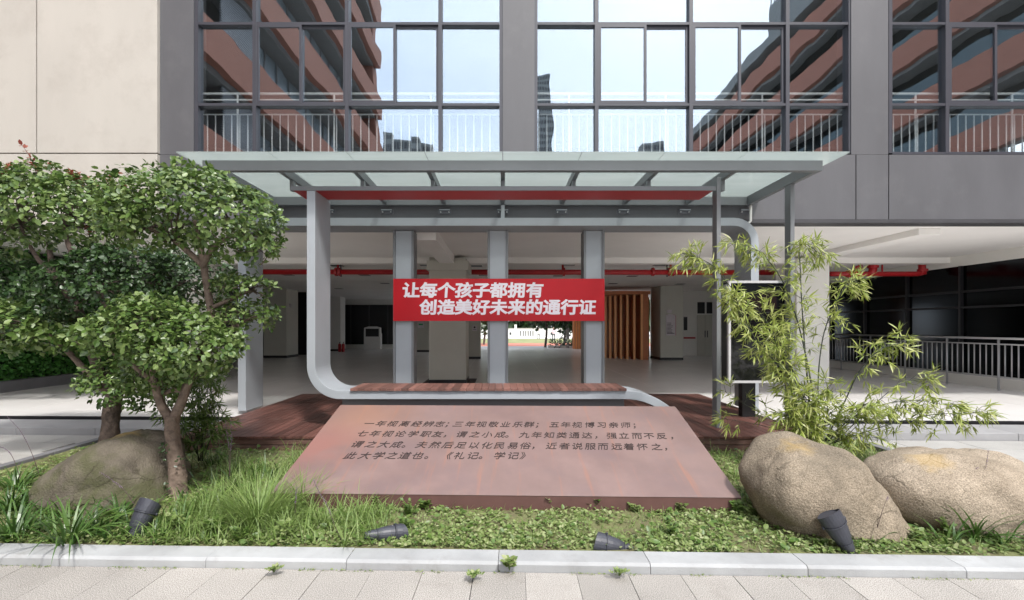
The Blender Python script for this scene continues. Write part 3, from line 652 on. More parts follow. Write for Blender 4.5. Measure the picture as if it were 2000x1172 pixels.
# pts run left leg up, across, right leg down: inside lies to the right, so a negative thickness
o = MB().ribbon(pts, -.13, 7.62, 8.17).build('portal_ribbon', M['steel'], rf, bev=.004)
for px_ in (789, 972.5, 1159.5):
    xc = X(px_, 7.95); hw = .178
    p_ = empty('post', (xc, 7.9, .14)); p_.parent = rf
    bx('flange', (-hw, 0, 0), (-hw+.04, .30, 3.10), M['steel_d'], p_, bev=.002); bx('flange', (hw-.04, 0, 0), (hw, .30, 3.10), M['steel_d'], p_, bev=.002)
    bx('web', (-hw+.041, .03, 0), (hw-.041, .05, 3.10), M['steel'], p_)
bx('stub', (X(982, 7.8)-.03, 7.7, 3.392), (X(982, 7.8)+.03, 7.76, 3.62), M['steel'], rf)
for o in list(rf.children): o.location -= rf.location
# front frame: post, rounded foot, bench, dropped end
ff_ = empty('bench_frame', (0, 6.3, .2), label='light grey steel ribbon rising from bench to canopy on the left', cat='bench')
xo = X(599, 6.3); zb_ = .600; th = .115; r1 = .46; r2 = .95
pts = [(xo, 3.456)] + [(xo+r1-r1*math.cos(a), zb_+r1-r1*math.sin(a)) for a in np.linspace(0, math.pi/2, 16)]
xe_ = 1.68; zt_ = zb_+th; amax = math.acos(1-.47/r2)
o = MB().ribbon(pts+[(xe_, zb_)] + [(xe_+(r2-th)*math.sin(a), zb_-(r2-th)*(1-math.cos(a))) for a in np.linspace(.08, amax, 10)], th, 6.3, 6.86).build('steel_ribbon', M['steel'], ff_, bev=.005)
bx('bench_support', (X(668, 6.45), 6.46, .2), (1.7, 6.80, .598), M['steel_d'], ff_)
sl = MB().box((-.049, 0, 0), (.049, .60, .032)).mesh('slat', M['slat'])
xs_ = X(684, 6.28); n_ = 38; wsl = (X(1224, 6.28)-xs_)/n_
for i in range(n_):
    o = link('slat', sl, ff_, (xs_+wsl*(i+.5), 6.27+random.uniform(-.004, .004), zt_+.002), (0, random.uniform(-.01, .01), 0)); o.scale.x = (wsl-.005)/.098
for o in list(ff_.children): o.location -= ff_.location

# ================================================================ DECK
dk = empty('timber_deck', (-4.15, 5.84, 0), label='reddish brown timber deck behind the inscribed plate', cat='deck')
pm_ = [MB().box((0, 0, 0), (.094, l_, .028)).mesh('plank', M['deck']) for l_ in (1.2, 2.494, 1.094, 2.6)]
nW = 82
for i in range(nW):
    x = i*.1
    a = (0, 1) if i % 2 else (2, 3)
    y = 0
    for k in a:
        o = link('plank', pm_[k], dk, (x+.003, y, .172+random.uniform(-.001, .001))); y += (1.2, 2.5, 1.1, 2.6)[k]
for k, z in enumerate((.012, .094)):
    xa = -.0
    for l_ in ((2.1, 2.3, 2.2, 1.59) if k else (1.3, 2.4, 2.3, 2.19)):
        bx('fascia_board', (xa+.003, .014, z), (xa+l_-.003, .04, z+.072), M['fascia'], dk, bev=.002); xa += l_
for s_ in (.005, 8.17):
    bx('side_board', (s_, .045, .0), (s_+.025, 3.6, .168), M['fascia'], dk)
bx('joists', (.06, .06, -.02), (8.14, 3.6, .165), M['black'], dk)

# ================================================================ INSCRIBED PLATE
pa = math.atan2(.64-.165, 5.5-3.93)
PL = empty('corten_plate', (0, 3.91, .165), YAW, label='sloping rust coloured steel plate engraved with classical Chinese text', cat='plate'); PL.rotation_euler = (pa, 0, YAW)
SLW = 2.0; SLL = 1.60/math.cos(pa)
q = MB(); q.box((-SLW, 0, -.006), (SLW, SLL, 0))
q.build('plate_top', M['corten'], PL, bev=.002)
# skirt: closes the wedge down to the soil
def loc_z(y, z): # world -> plate local (x stays)
    return (y*math.cos(pa)+z*math.sin(pa), -y*math.sin(pa)+z*math.cos(pa))
a0 = loc_z(.004, -.008); a1 = loc_z(.004, -.20); a2 = loc_z(1.58, -.6); a3 = (SLL*.985, -.008)
MB().prism([a0, a1, a2, a3], 'x', -SLW+.004, SLW-.004).build('plate_skirt', M['corten_e'], PL)
TXT = []
def glyph(ch, par, loc, rot, size, sx, m, off, shear=0, ext=.0015, name='character', bev=0):
    c = bpy.data.curves.new('character', 'FONT'); c.body = ch; c.size = size; c.offset = off; c.extrude = ext; c.shear = shear
    c.align_x = 'CENTER'; c.align_y = 'CENTER'; c.resolution_u = 3; c.bevel_depth = bev; c.bevel_resolution = 0
    o = bpy.data.objects.new(name, c); COL.objects.link(o); TXT.append((o, m)); o.parent = par; o.location = loc; o.rotation_euler = rot; o.scale = (sx, 1, 1)
    return o
z2 = lambda x: 480 + x/3.846
z3 = lambda x: 980 + x/3.846
rows = [
 ([('一', z2(920)), ('年', z2(1010)), ('视', z2(1095)), ('离', z2(1187)), ('经', z2(1278)), ('辨', z2(1367)), ('志', z2(1450)), ('；', z2(1530)), ('三', z2(1590)), ('年', z2(1680)), ('视', z2(1765)), ('敬', z2(1855)), ('业', z2(1945)), ('乐', z3(115)), ('群', z3(200)), ('；', z3(283)), ('五', z3(390)), ('年', z3(475)), ('视', z3(560)), ('博', z3(655)), ('习', z3(745)), ('亲', z3(835)), ('师', z3(925)), ('；', z3(1012))], 828, 832),
 ([('七', z2(870)), ('年', z2(965)), ('视', z2(1060)), ('论', z2(1155)), ('学', z2(1250)), ('职', z2(1345)), ('友', z2(1435)), ('，', z2(1520)), ('谓', z2(1615)), ('之', z2(1715)), ('小', z2(1808)), ('成', z2(1905)), ('。', z2(1985)), ('九', z3(165)), ('年', z3(257)), ('知', z3(352)), ('类', z3(445)), ('通', z3(540)), ('达', z3(635)), ('，', z3(728)), ('强', z3(820)), ('立', z3(912)), ('而', z3(1010)), ('不', z3(1100)), ('反', z3(1195)), ('，', z3(1295))], 847.5, 853),
 ([('谓', z2(830)), ('之', z2(935)), ('大', z2(1030)), ('成', z2(1125)), ('。', z2(1213)), ('夫', z2(1315)), ('然', z2(1415)), ('后', z2(1512)), ('足', z2(1610)), ('以', z2(1708)), ('化', z2(1805)), ('民', z2(1900)), ('易', z3(78)), ('俗', z3(172)), ('，', z3(258)), ('近', z3(368)), ('者', z3(465)), ('说', z3(562)), ('服', z3(660)), ('而', z3(755)), ('远', z3(858)), ('着', z3(950)), ('怀', z3(1050)), ('之', z3(1158)), ('，', z3(1250))], 868.5, 874.5),
 ([('此', z2(780)), ('大', z2(888)), ('学', z2(990)), ('之', z2(1090)), ('道', z2(1187)), ('也', z2(1285)), ('。', z2(1385)), ('《', z2(1500)), ('礼', z2(1600)), ('记', z2(1700)), ('。', z2(1790)), ('学', z2(1900)), ('记', z3(80)), ('》', z3(175))], 891, 891.5)]
Mi = Matrix.LocRotScale(PL.location, PL.rotation_euler, None).inverted()
for row, ya_, yb_ in rows:
    for ch, px_ in row:
        py_ = ya_+(yb_-ya_)*(px_-670)/650
        # intersect the viewing ray with the plate plane
        o_ = Mi @ Vector((0, 0, EYE)); d_ = (Mi.to_3x3() @ Vector(((px_-CX)/F, 1, (CY-py_)/F))); t_ = -o_.z/d_.z; h = o_+d_*t_
        glyph(ch, PL, (h.x, h.y, .0015), (0, 0, 0), .132, .88, M['ink'], 0, .22)

# ================================================================ BANNER
BN = empty('banner', (0, 7.86, 0), label='red banner with white Chinese slogan across the grey posts', cat='banner')
bx0, bx1 = X(768.5, 7.86), X(1180.5, 7.86)
bx('banner_sheet', (bx0, -.015, Z(627, 7.86)), (bx1, .0, Z(544.5, 7.86)), M['banner'], BN)
for py_, s_ in ((569, '192让 347每 505个 660孩 815子 970都 1128拥 1290有'), (602.3, '345创 503造 658美 815好 970未 1128来 1285的 1440通 1598行 1755证')):
    for w_ in s_.split():
        ch = w_[-1]; px_ = 760+float(w_[:-1])/4.545
        glyph(ch, BN, (X(px_, 7.845), -.0175, Z(py_, 7.845)), (R(90), 0, 0), .268, 1.13, M['white'], 0, .06, .0012, bev=.0095).scale.z = .12
bpy.context.view_layer.update()
dg = bpy.context.evaluated_depsgraph_get()
cache = {}
for o, m in TXT:
    k = (o.data.body, round(o.data.size, 3))
    if k not in cache:
        me = bpy.data.meshes.new_from_object(o.evaluated_get(dg)); me.materials.clear(); me.materials.append(m); cache[k] = me
    n = bpy.data.objects.new(o.name.split('.')[0], cache[k]); COL.objects.link(n)
    n.parent = o.parent; n.location = o.location; n.rotation_euler = o.rotation_euler; n.scale = o.scale
for o, m in TXT:
    c = o.data; bpy.data.objects.remove(o); bpy.data.curves.remove(c)

# ================================================================ DISPLAY SCREEN
TV = empty('display_screen', (X(1484, 6.8), 6.8, .76), label='tall silver framed black display screen behind the bamboo', cat='screen')
hw = (1545-1423)*6.8/F/2; h_ = 200*6.8/F
q = MB()
for a, b in (((-hw, 0, 0), (-hw+.035, .05, h_)), ((hw-.035, 0, 0), (hw, .05, h_)), ((-hw+.035, 0, 0), (hw-.035, .05, .035)), ((-hw+.035, 0, h_-.035), (hw-.035, .05, h_))): q.box(a, b)
q.build('bezel', mat('silver_bezel', (.52, .52, .53), .35), TV)
bx('glass_face', (-hw+.036, .012, .036), (hw-.036, .03, h_-.036), mat('black_display_glass', (.006, .006, .007), .06, var=0), TV)
bx('cabinet', (-hw+.01, .051, .02), (hw-.01, .24, h_-.02), M['black'], TV)
bx('cabinet_stripe', (-hw+.002, .06, h_*.84), (-hw+.009, .23, h_*.97), M['steel'], TV)
bx('mount_arm', (-.25, .241, .5), (.46, .30, .6), M['black'], TV); bx('stand', (-.1, .30, -.62), (.1, .42, 1.0), M['black'], TV); bx('foot', (-.3, .2, -.62), (.3, .6, -.6), M['black'], TV)
# ================================================================ FAR SIDE: field seen through the hall
tag(bx('lawn', (-60, 44, -.029), (60, 59, -.02), M['turf']), kind='structure')
tag(bx('running_track', (-60, 37, -.029), (60, 43.9, -.022), M['track']), kind='structure')
tag(bx('rear_paving', (-20, 30.41, -.029), (40, 36.9, -.015), M['step']), kind='structure')
fwl = empty('field_wall', (0, 60, 0), label='low white slotted wall beyond the lawn', cat='wall')
q = MB(); q.box((-12, 0, 0), (16, .3, 1.25)); q.build('wall_body', M['whitep'], fwl)
for px_ in (1017, 1022, 1027, 1031.5, 1036.5, 1041, 1137, 953): bx('slot', (X(px_, 60)-.07, -.01, .3), (X(px_, 60)+.07, -.001, 1.0), M['darkline'], fwl)
for px_ in (997, 949, 1077, 1107): bx('opening', (X(px_, 60)-.13, -.01, .45), (X(px_, 60)+.13, -.001, .8), M['darkline'], fwl)
for px_, h in ((1007, 1.8), (1050, 1.6)): bx('pier', (X(px_, 60)-.15, -.1, 0), (X(px_, 60)+.15, -.01, h), M['whitep'], fwl)
bx('coping', (-12.1, -.05, 1.251), (16.1, .35, 1.33), M['beige'], fwl)

# ---------------------------------------------------------------- leaves
LT = np.array([(0, 0, 0), (-.30, .30, .03), (-.26, .68, .02), (0, 1, -.06), (.26, .68, .02), (.30, .30, .03), (0, .5, -.04)], float)
LF = [(0, 1, 6), (1, 2, 6), (2, 3, 6), (3, 4, 6), (4, 5, 6), (5, 0, 6)]
BT = np.array([(0, 0, 0), (-.062, .28, .01), (0, .30, -.012), (.062, .28, .01), (-.05, .62, -.03), (.05, .62, -.03), (0, 1, -.12)], float)
BF = [(0, 1, 2), (0, 2, 3), (1, 4, 2), (2, 4, 5), (2, 5, 3), (4, 6, 5)]
def norm(a): return a/np.maximum(np.linalg.norm(a, axis=-1, keepdims=True), 1e-9)
def frames(dirs, nors):
    y = norm(dirs); z = norm(nors - (nors*y).sum(-1, keepdims=True)*y); x = np.cross(y, z)
    return np.stack([x, y, z], axis=2)     # columns
def leafset(name, pos, dirs, nors, size, T, Fc, mat_, parent=None, n_obj=0, smooth=False):
    """one mesh of many leaves; the n_obj nearest to the photographer are objects of their own sharing one mesh"""
    Fm = frames(dirs, nors); pos = np.asarray(pos, float); size = np.asarray(size, float)
    order = np.argsort(np.linalg.norm(pos-np.array((0, 0, EYE)), axis=1) - size*6)
    if n_obj:
        tm_ = bpy.data.meshes.new('leaf'); tm_.from_pydata([tuple(v) for v in T], [], Fc); tm_.materials.append(mat_)
        for i in order[:n_obj]:
            m4 = Matrix.Identity(4)
            for r in range(3):
                for c in range(3): m4[r][c] = Fm[i, r, c]*size[i]
                m4[r][3] = pos[i, r]
            o = bpy.data.objects.new('leaf', tm_); COL.objects.link(o)
            if parent is not None: o.parent = parent; m4.translation -= parent.location
            o.matrix_basis = m4
        order = order[n_obj:]
    pos = pos[order]; Fm = Fm[order]; size = size[order]; n = len(pos); k = len(T)
    V = pos[:, None, :] + np.einsum('nij,kj->nki', Fm, T)*size[:, None, None]
    if parent is not None: V = V - np.array(parent.location)
    V = V.reshape(-1, 3); f = np.array(Fc); FF = (f[None]+(np.arange(n)*k)[:, None, None]).reshape(-1, 3)
    me = bpy.data.meshes.new(name); me.vertices.add(len(V)); me.vertices.foreach_set('co', V.ravel())
    me.loops.add(FF.size); me.loops.foreach_set('vertex_index', FF.ravel().astype(np.int32))
    me.polygons.add(len(FF)); me.polygons.foreach_set('loop_start', np.arange(0, FF.size, 3, dtype=np.int32))
    me.update(calc_edges=True); me.validate(); me.materials.append(mat_)
    o = link(name, me, parent); o['kind'] = 'stuff'
    return o
def crown_leaves(ells, density, lsize=(.05, .07), flat=.35, inner=.22):
    """rosettes of leaves over the shells of several ellipsoids"""
    ps, ds, ns, ss = [], [], [], []
    cs = [(P(a[0], a[1], a[4]), np.array((a[2]*a[4]/F, a[5], a[3]*a[4]/F))) for a in ells]
    for ci, (c, r) in enumerate(cs):
        c = np.array(c); area = 4*math.pi*((r[0]*r[1])**1.6/3+(r[0]*r[2])**1.6/3+(r[1]*r[2])**1.6/3)**(1/1.6)
        n = int(area*density)
        for k in range(n):
            u = rng.normal(size=3); u /= np.linalg.norm(u)
            if u[2] < -.35 and rng.random() < .6: continue
            if u[1] > .5 and rng.random() < .5: continue
            rad = rng.uniform(.86, 1.10) if rng.random() > inner else rng.uniform(.55, .9)
            nn = noise.noise(Vector(c+u*r)*4.0)
            p = c+u*r*(rad+.24*nn)
            ins = False
            for cj, (c2, r2) in enumerate(cs):
                if cj != ci and (((p-np.array(c2))/r2)**2).sum() < .6: ins = True; break
            if ins and rng.random() < .75: continue
            ax = norm(u/r*np.min(r)+np.array((0, 0, .45))+rng.normal(size=3)*.30)
            m = rng.integers(4, 7); t1 = norm(np.cross(ax, rng.normal(size=3))); t2 = np.cross(ax, t1); a0 = rng.random()*6.28
            for j in range(m):
                th = a0+j*2.4+rng.normal()*.25; tgt = t1*math.cos(th)+t2*math.sin(th); el = rng.uniform(.05, .75)
                d = norm(tgt*math.cos(el)+ax*math.sin(el)+np.array((0, 0, -.30))*(1-el))
                nrm = norm(ax*math.cos(el)-tgt*math.sin(el)+rng.normal(size=3)*flat)
                ps.append(p+tgt*.012+ax*(j*.006)+rng.normal(size=3)*.008); ds.append(d); ns.append(nrm); ss.append(rng.uniform(*lsize)*rng.choice((.62, .85, 1, 1.12)))
    return np.array(ps), np.array(ds), np.array(ns), np.array(ss)
def twigs(root, name, centre_pts, target_pts, m, r0=.008):
    q = MB()
    for t in target_pts:
        c = min(centre_pts, key=lambda c: (Vector(c)-Vector(t)).length)
        c = Vector(c); t = Vector(t); mid = (c+t)/2+Vector(rng.normal(size=3))*.05+Vector((0, 0, .03))
        q.tube([c, mid, t], [r0, r0*.7, r0*.3], 5, wob=.2)
    for i, v in enumerate(q.v): q.v[i] = tuple(Vector(v)-root.location)
    o = q.build(name, m, root, smooth=True); o['kind'] = 'stuff'; return o
def limb(root, name, pts, rad, m, seg=14, wob=.16, wf=9):
    # smooth the joints, then skin
    ps = [Vector(p) for p in pts]; out_p, out_r = [], []
    for i in range(len(ps)-1):
        p0 = ps[max(i-1, 0)]; p1 = ps[i]; p2 = ps[i+1]; p3 = ps[min(i+2, len(ps)-1)]; n = max(3, int((p2-p1).length/.035))
        for k in range(n):
            t = k/n
            out_p.append(.5*((2*p1)+(p2-p0)*t+(2*p0-5*p1+4*p2-p3)*t*t+(3*p1-3*p2+p3-p0)*t**3)); out_r.append(rad[i]*(1-t)+rad[i+1]*t)
    out_p.append(ps[-1]); out_r.append(rad[-1])
    q = MB().tube(out_p, out_r, seg, wob=wob, wf=wf)
    for i, v in enumerate(q.v): q.v[i] = tuple(Vector(v)-root.location)
    return q.build(name, m, root, smooth=True)
def sprigs(root, spec, D, matl):
    q = MB(); ps, ds, ns, ss = [], [], [], []
    for (x0, y0, x1, y1) in spec:
        a = P(x0, y0, D); b = P(x1, y1, D); a.y += rng.normal()*.1; n = 10
        pts = [a+(b-a)*t+Vector((math.sin(t*3)*.02, 0, math.sin(t*3.1)*.03)) for t in np.linspace(0, 1, n)]
        q.tube(pts, list(np.linspace(.005, .0015, n)), 5)
        for i in range(2, n):
            for s in (-1, 1):
                ax = np.array(pts[i]-pts[i-1]); ax = norm(ax); sd_ = norm(np.cross(ax, rng.normal(size=3)))*s
                ps.append(np.array(pts[i])); ds.append(norm(sd_+ax*.8)); ns.append(norm(np.array((0, -.4, 1))+rng.normal(size=3)*.4)); ss.append(rng.uniform(.045, .07))
    for i, v in enumerate(q.v): q.v[i] = tuple(Vector(v)-root.location)
    q.build('shoots', M['stem'], root)['kind'] = 'stuff'
    leafset('shoot_leaves', np.array(ps), np.array(ds), np.array(ns), ss, LT, LF, matl, root)

# ---------------------------------------------------------------- front pruned tree
D1 = 4.25
T1 = empty('pruned_tree', (X(347, D1), D1, .03), label='cloud pruned tree with forked trunk in front of the timber deck', cat='tree')
def pp(x, y, D, dy=0): v = P(x, y, D); v.y += dy; return v
tr = [pp(350, 992, D1), pp(347, 960, D1), pp(346, 915, D1), pp(338, 860, D1), pp(336, 812, D1)]
limb(T1, 'trunk', tr, [.11, .084, .068, .058, .060], M['bark'], 18, .22, 7)
L_ = limb(T1, 'limb', [pp(336, 822, D1), pp(320, 795, D1, -.02), pp(314, 762, D1, -.05), pp(316, 720, D1, -.12), pp(308, 670, D1, -.2)], [.042, .036, .033, .026, .016], M['bark'], 12)
limb(T1, 'limb', [pp(338, 822, D1), pp(352, 785, D1, .02), pp(362, 755, D1, .02), pp(376, 722, D1, .04), pp(394, 690, D1, .08), pp(402, 640, D1, .1), pp(395, 585, D1, .1), pp(390, 540, D1, .08), pp(388, 500, D1, .05), pp(380, 430, D1)], [.044, .040, .037, .036, .034, .032, .032, .030, .028, .016], M['bark'], 12)
limb(T1, 'limb', [pp(362, 765, D1, .02), pp(340, 762, D1), pp(322, 768, D1)], [.03, .022, .02], M['bark'], 10)
limb(T1, 'limb', [pp(388, 520, D1, .05), pp(420, 480, D1, 0), pp(470, 455, D1, 0)], [.03, .022, .01], M['bark'], 10)
limb(T1, 'limb', [pp(388, 515, D1, .05), pp(340, 470, D1, 0), pp(280, 440, D1, 0)], [.03, .022, .01], M['bark'], 10)
limb(T1, 'limb', [pp(400, 600, D1, .1), pp(440, 580, D1, .15), pp(480, 560, D1, .15)], [.022, .016, .008], M['bark'], 8)
limb(T1, 'limb', [pp(402, 650, D1, .1), pp(440, 640, D1, .1), pp(480, 615, D1, .15)], [.022, .016, .008], M['bark'], 8)
limb(T1, 'limb', [pp(314, 750, D1, -.05), pp(280, 700, D1, -.2), pp(240, 670, D1, -.3)], [.025, .018, .008], M['bark'], 8)
E1 = [(385, 420, 115, 72, D1, .50), (320, 405, 95, 62, D1, .45), (455, 440, 82, 62, D1, .40), (385, 372, 62, 38, D1, .30), (290, 440, 70, 45, D1-.1, .38), (505, 478, 38, 36, D1, .22), (255, 415, 45, 38, D1, .25),
      (300, 645, 105, 48, D1-.3, .42), (380, 680, 75, 50, D1-.3, .34), (235, 650, 62, 34, D1-.3, .28), (330, 690, 70, 40, D1-.35, .3), (430, 668, 34, 28, D1-.2, .2), (300, 600+5, 60, 26, D1-.2, .3)]
E1b = [(500, 566, 36, 24, D1+.1, .20), (455, 562, 32, 20, D1+.15, .2), (485, 618, 50, 24, D1+.2, .24), (430, 612, 36, 26, D1+.3, .24)]
E1 = E1+[(292, 738, 44, 30, D1+.15, .24), (345, 730, 40, 34, D1+.12, .22), (405, 712, 36, 30, D1+.05, .2)]
a = crown_leaves(E1, 285, (.042, .064)); b = crown_leaves(E1b, 250, (.04, .058))
a = [np.concatenate([i, j]) for i, j in zip(a, b)]
leafset('crown', *a, LT, LF, M['leafA'], T1, 300)
a = crown_leaves([(e[0], e[1]-4, e[2]*1.02, e[3]*1.03, e[4], e[5]) for e in E1[:7]+E1[7:9]], 26, (.035, .055)); leafset('young_leaves', *a, LT, LF, M['leafC'], T1)
tw = [P(e[0]+rng.uniform(-.7, .7)*e[2], e[1]+rng.uniform(-.3, .8)*e[3], e[4]) for e in E1+E1b for _ in range(9)]
tw = [Vector((t.x, t.y+rng.uniform(-.25, .25), t.z)) for t in tw]
cps = [pp(388, 500, D1, .05), pp(420, 480, D1), pp(460, 458, D1), pp(340, 470, D1), pp(290, 445, D1), pp(310, 680, D1, -.2), pp(390, 700, D1, .05), pp(250, 675, D1, -.3), pp(470, 562, D1, .15), pp(470, 620, D1, .15)]
twigs(T1, 'twigs', cps, tw, M['bark2'])
sprigs(T1, [(300, 350, 285, 318), (365, 345, 352, 312), (415, 370, 410, 335), (470, 400, 500, 378), (260, 380, 240, 350), (500, 430, 535, 420), (395, 350, 405, 325), (345, 360, 338, 330), (330, 345, 312, 322), (385, 360, 372, 320), (440, 395, 480, 362), (350, 350, 340, 315), (520, 520, 548, 470), (400, 360, 392, 338)], D1, M['leafC'])
# bits of creeper on the trunk
ps = []; 
for _ in range(260):
    y_ = rng.uniform(860, 990); s_ = (y_-840)/150*.04+.10
    th_ = rng.uniform(-1.2, 1.2); ps.append(np.array(P(346+rng.normal()*3, y_, D1))+np.array((math.sin(th_)*s_, -math.cos(th_)*s_-.01, 0)))
ps = np.array([p for p in ps if noise.noise(Vector(p)*9) > .02]); n = len(ps)
leafset('creeper', ps, rng.normal(size=(n, 3)), np.tile((0, -1, .6), (n, 1))+rng.normal(size=(n, 3))*.4, rng.uniform(.018, .034, n), LT, LF, M['leafB'], T1)

# ---------------------------------------------------------------- rear pruned tree at left
D2 = 5.45
T2 = empty('pruned_tree', (X(216, D2), D2, 0), label='taller cloud pruned tree behind the mossy boulder at left', cat='tree')
limb(T2, 'trunk', [pp(216, 905, D2), pp(214, 860, D2), pp(216, 820, D2), pp(222, 782, D2), pp(228, 745, D2)], [.12, .088, .082, .088, .07], M['bark2'], 16, .25, 8)
limb(T2, 'limb', [pp(224, 765, D2), pp(196, 728, D2), pp(180, 690, D2), pp(165, 655, D2), pp(150, 600, D2), pp(110, 540, D2), pp(95, 480, D2)], [.055, .05, .055, .05, .045, .04, .02], M['bark2'], 12)
limb(T2, 'limb', [pp(222, 775, D2), pp(185, 745, D2), pp(150, 705, D2), pp(115, 668, D2), pp(85, 640, D2)], [.04, .034, .032, .028, .015], M['bark'], 12)
limb(T2, 'limb', [pp(226, 755, D2), pp(240, 715, D2), pp(236, 670, D2), pp(215, 620, D2), pp(190, 560, D2), pp(140, 490, D2), pp(125, 440, D2)], [.05, .042, .04, .038, .036, .034, .015], M['bark2'], 12)
limb(T2, 'limb', [pp(230, 740, D2), pp(262, 705, D2), pp(290, 640, D2), pp(310, 560, D2)], [.035, .028, .022, .012], M['bark2'], 10)
limb(T2, 'limb', [pp(110, 545, D2), pp(70, 500, D2), pp(40, 440, D2)], [.03, .022, .01], M['bark2'], 10)
E2 = [(110, 425, 95, 62, D2, .60), (40, 400, 75, 62, D2, .55), (175, 430, 70, 52, D2, .50), (80, 370, 70, 42, D2, .42), (15, 450, 60, 45, D2, .45), (215, 425, 40, 36, D2, .35), (-60, 430, 80, 70, D2, .6),
      (150, 378, 50, 30, D2, .3)]
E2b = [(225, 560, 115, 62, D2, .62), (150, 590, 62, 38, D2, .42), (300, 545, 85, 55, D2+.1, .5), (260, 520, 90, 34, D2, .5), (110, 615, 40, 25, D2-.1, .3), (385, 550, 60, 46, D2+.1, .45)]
E2c = [(60, 640, 85, 42, D2-.1, .45), (120, 655, 50, 30, D2-.1, .32), (-20, 640, 60, 50, D2-.1, .4), (195, 660, 55, 30, D2-.2, .3)]
E2d = [(245, 745, 62, 42, D2-.1, .4), (300, 725, 52, 42, D2, .36), (190, 752, 38, 22, D2-.2, .2), (270, 772, 40, 24, D2, .25), (330, 760, 34, 30, D2, .25)]
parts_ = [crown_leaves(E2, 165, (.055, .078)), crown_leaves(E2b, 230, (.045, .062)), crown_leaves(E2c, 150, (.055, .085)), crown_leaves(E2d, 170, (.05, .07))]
for a, n_, m_ in ((parts_[0], 90, 'leafA'), (parts_[1], 70, 'leafB'), (parts_[2], 90, 'leafA'), (parts_[3], 50, 'leafA')): leafset('crown', *a, LT, LF, M[m_], T2, n_)  # middle dome gets deeper green: shade of the upper crowns painted in
tw = [P(e[0]+rng.uniform(-.7, .7)*e[2], e[1]+rng.uniform(-.3, .8)*e[3], e[4]) for e in E2+E2b+E2c+E2d for _ in range(9)]
cps = [pp(125, 440, D2), pp(95, 480, D2), pp(40, 440, D2), pp(190, 560, D2), pp(150, 600, D2), pp(215, 620, D2), pp(310, 560, D2), pp(85, 640, D2), pp(230, 740, D2), pp(290, 640, D2)]
twigs(T2, 'twigs', cps, tw, M['bark2'])
sprigs(T2, [(100, 365, 95, 325), (30, 360, 20, 325), (140, 370, 138, 335), (215, 400, 215, 370), (60, 345, 55, 315), (75, 350, 42, 284), (165, 385, 150, 335), (195, 395, 228, 338), (240, 400, 243, 360), (120, 380, 118, 345), (180, 470, 172, 445), (195, 375, 176, 350)], D2, M['leafR'])
# dark shrub masses beyond
T3 = empty('dark_shrub', (X(40, 9.2), 8.6, .14), label='dark leafy shrub behind the left trees', cat='shrub')
e3 = [(20, 560, 90, 55, 8.6, .7), (-60, 600, 80, 80, 8.6, .7), (90, 600, 50, 40, 8.6, .5)]
a = crown_leaves(e3, 55, (.08, .12)); leafset('foliage', *a, LT, LF, M['leafB'], T3)

# green wall leaves
n = 15000
py_ = rng.uniform(0, 7.4, n); pz_ = rng.uniform(.24, 3.18, n)
pos = np.stack([.05+rng.uniform(0, .12, n), py_, pz_], 1)+np.array(gw.location)
leafset('planting', pos, np.stack([rng.uniform(.2, .8, n), rng.normal(size=n)*.6, rng.normal(size=n)*.5-.3], 1), np.stack([np.ones(n), rng.normal(size=n)*.5, rng.normal(size=n)*.4+.4], 1), rng.uniform(.07, .13, n), LT, LF, M['hedge'], gw)

# ---------------------------------------------------------------- bamboo
def bamboo(name, label, base, canes, D, dens=1.0, lsz=(.09, .15), n_obj=300, matl='bamboo'):
    root = empty(name, label=label, cat='bamboo'); root.location = Vector(base)
    ps, ds, ns, ss = [], [], [], []; tws = MB()
    for ci, (pth, dd, r0, start, thick) in enumerate(canes):
        pts = [pp(x, y, D, dd*i/(len(pth)-1)) for i, (x, y) in enumerate(pth)]
        sm = []; k_ = len(pts)
        for i in range(k_-1):
            p0 = pts[max(i-1, 0)]; p1 = pts[i]; p2 = pts[i+1]; p3 = pts[min(i+2, k_-1)]
            for t in np.linspace(0, 1, 7)[:-1]: sm.append(.5*((2*p1)+(p2-p0)*t+(2*p0-5*p1+4*p2-p3)*t*t+(3*p1-3*p2+p3-p0)*t**3))
        sm.append(pts[-1]); N = len(sm); rr = [r0*(1-.75*i/N)*(1.18 if i % 4 == 0 else 1) for i in range(N)]
        q = MB().tube([s-root.location for s in sm], rr, 8); q.build('cane', M['cane'], root, smooth=True)
        L_ = sum((sm[i+1]-sm[i]).length for i in range(N-1)); nb_ = int(L_*(1-start)*40*dens*thick)
        for _ in range(nb_):
            t = start+(1-start)*rng.random()**.85; i = min(int(t*(N-1)), N-2); c = sm[i].lerp(sm[i+1], rng.random())
            ax = (sm[i+1]-sm[i]).normalized(); dv = Vector(rng.normal(size=3)); dv.y *= .8; dv = (dv.normalized()+ax*.7+Vector((0, 0, .05))).normalized()
            ln = rng.uniform(.06, .24)*(1.15-.35*t); mid = c+dv*ln*.55; end = c+dv*ln+Vector((0, 0, -.22*ln))
            tws.tube([c-root.location, mid-root.location, end-root.location], [.0022, .0016, .0009], 4, cap=False)
            for w_, nl in ((.55, 2), (.8, 2), (1, rng.integers(4, 7))):
                o_ = mid if w_ == .55 else (mid.lerp(end, .6) if w_ == .8 else end); tdir = np.array((end-mid).normalized())
                for _k in range(nl):
                    d = norm(tdir*1.0+rng.normal(size=3)*.62+np.array((0, 0, -.18)))
                    ps.append(np.array(o_)); ds.append(d); ns.append(norm(np.array((0, -.35, 1))+rng.normal(size=3)*.5)); ss.append(rng.uniform(*lsz))
    tws.build('twigs', M['cane'], root)['kind'] = 'stuff'
    leafset('foliage', np.array(ps), np.array(ds), np.array(ns), ss, BT, BF, M[matl], root, n_obj)
    return root
DB = 5.25
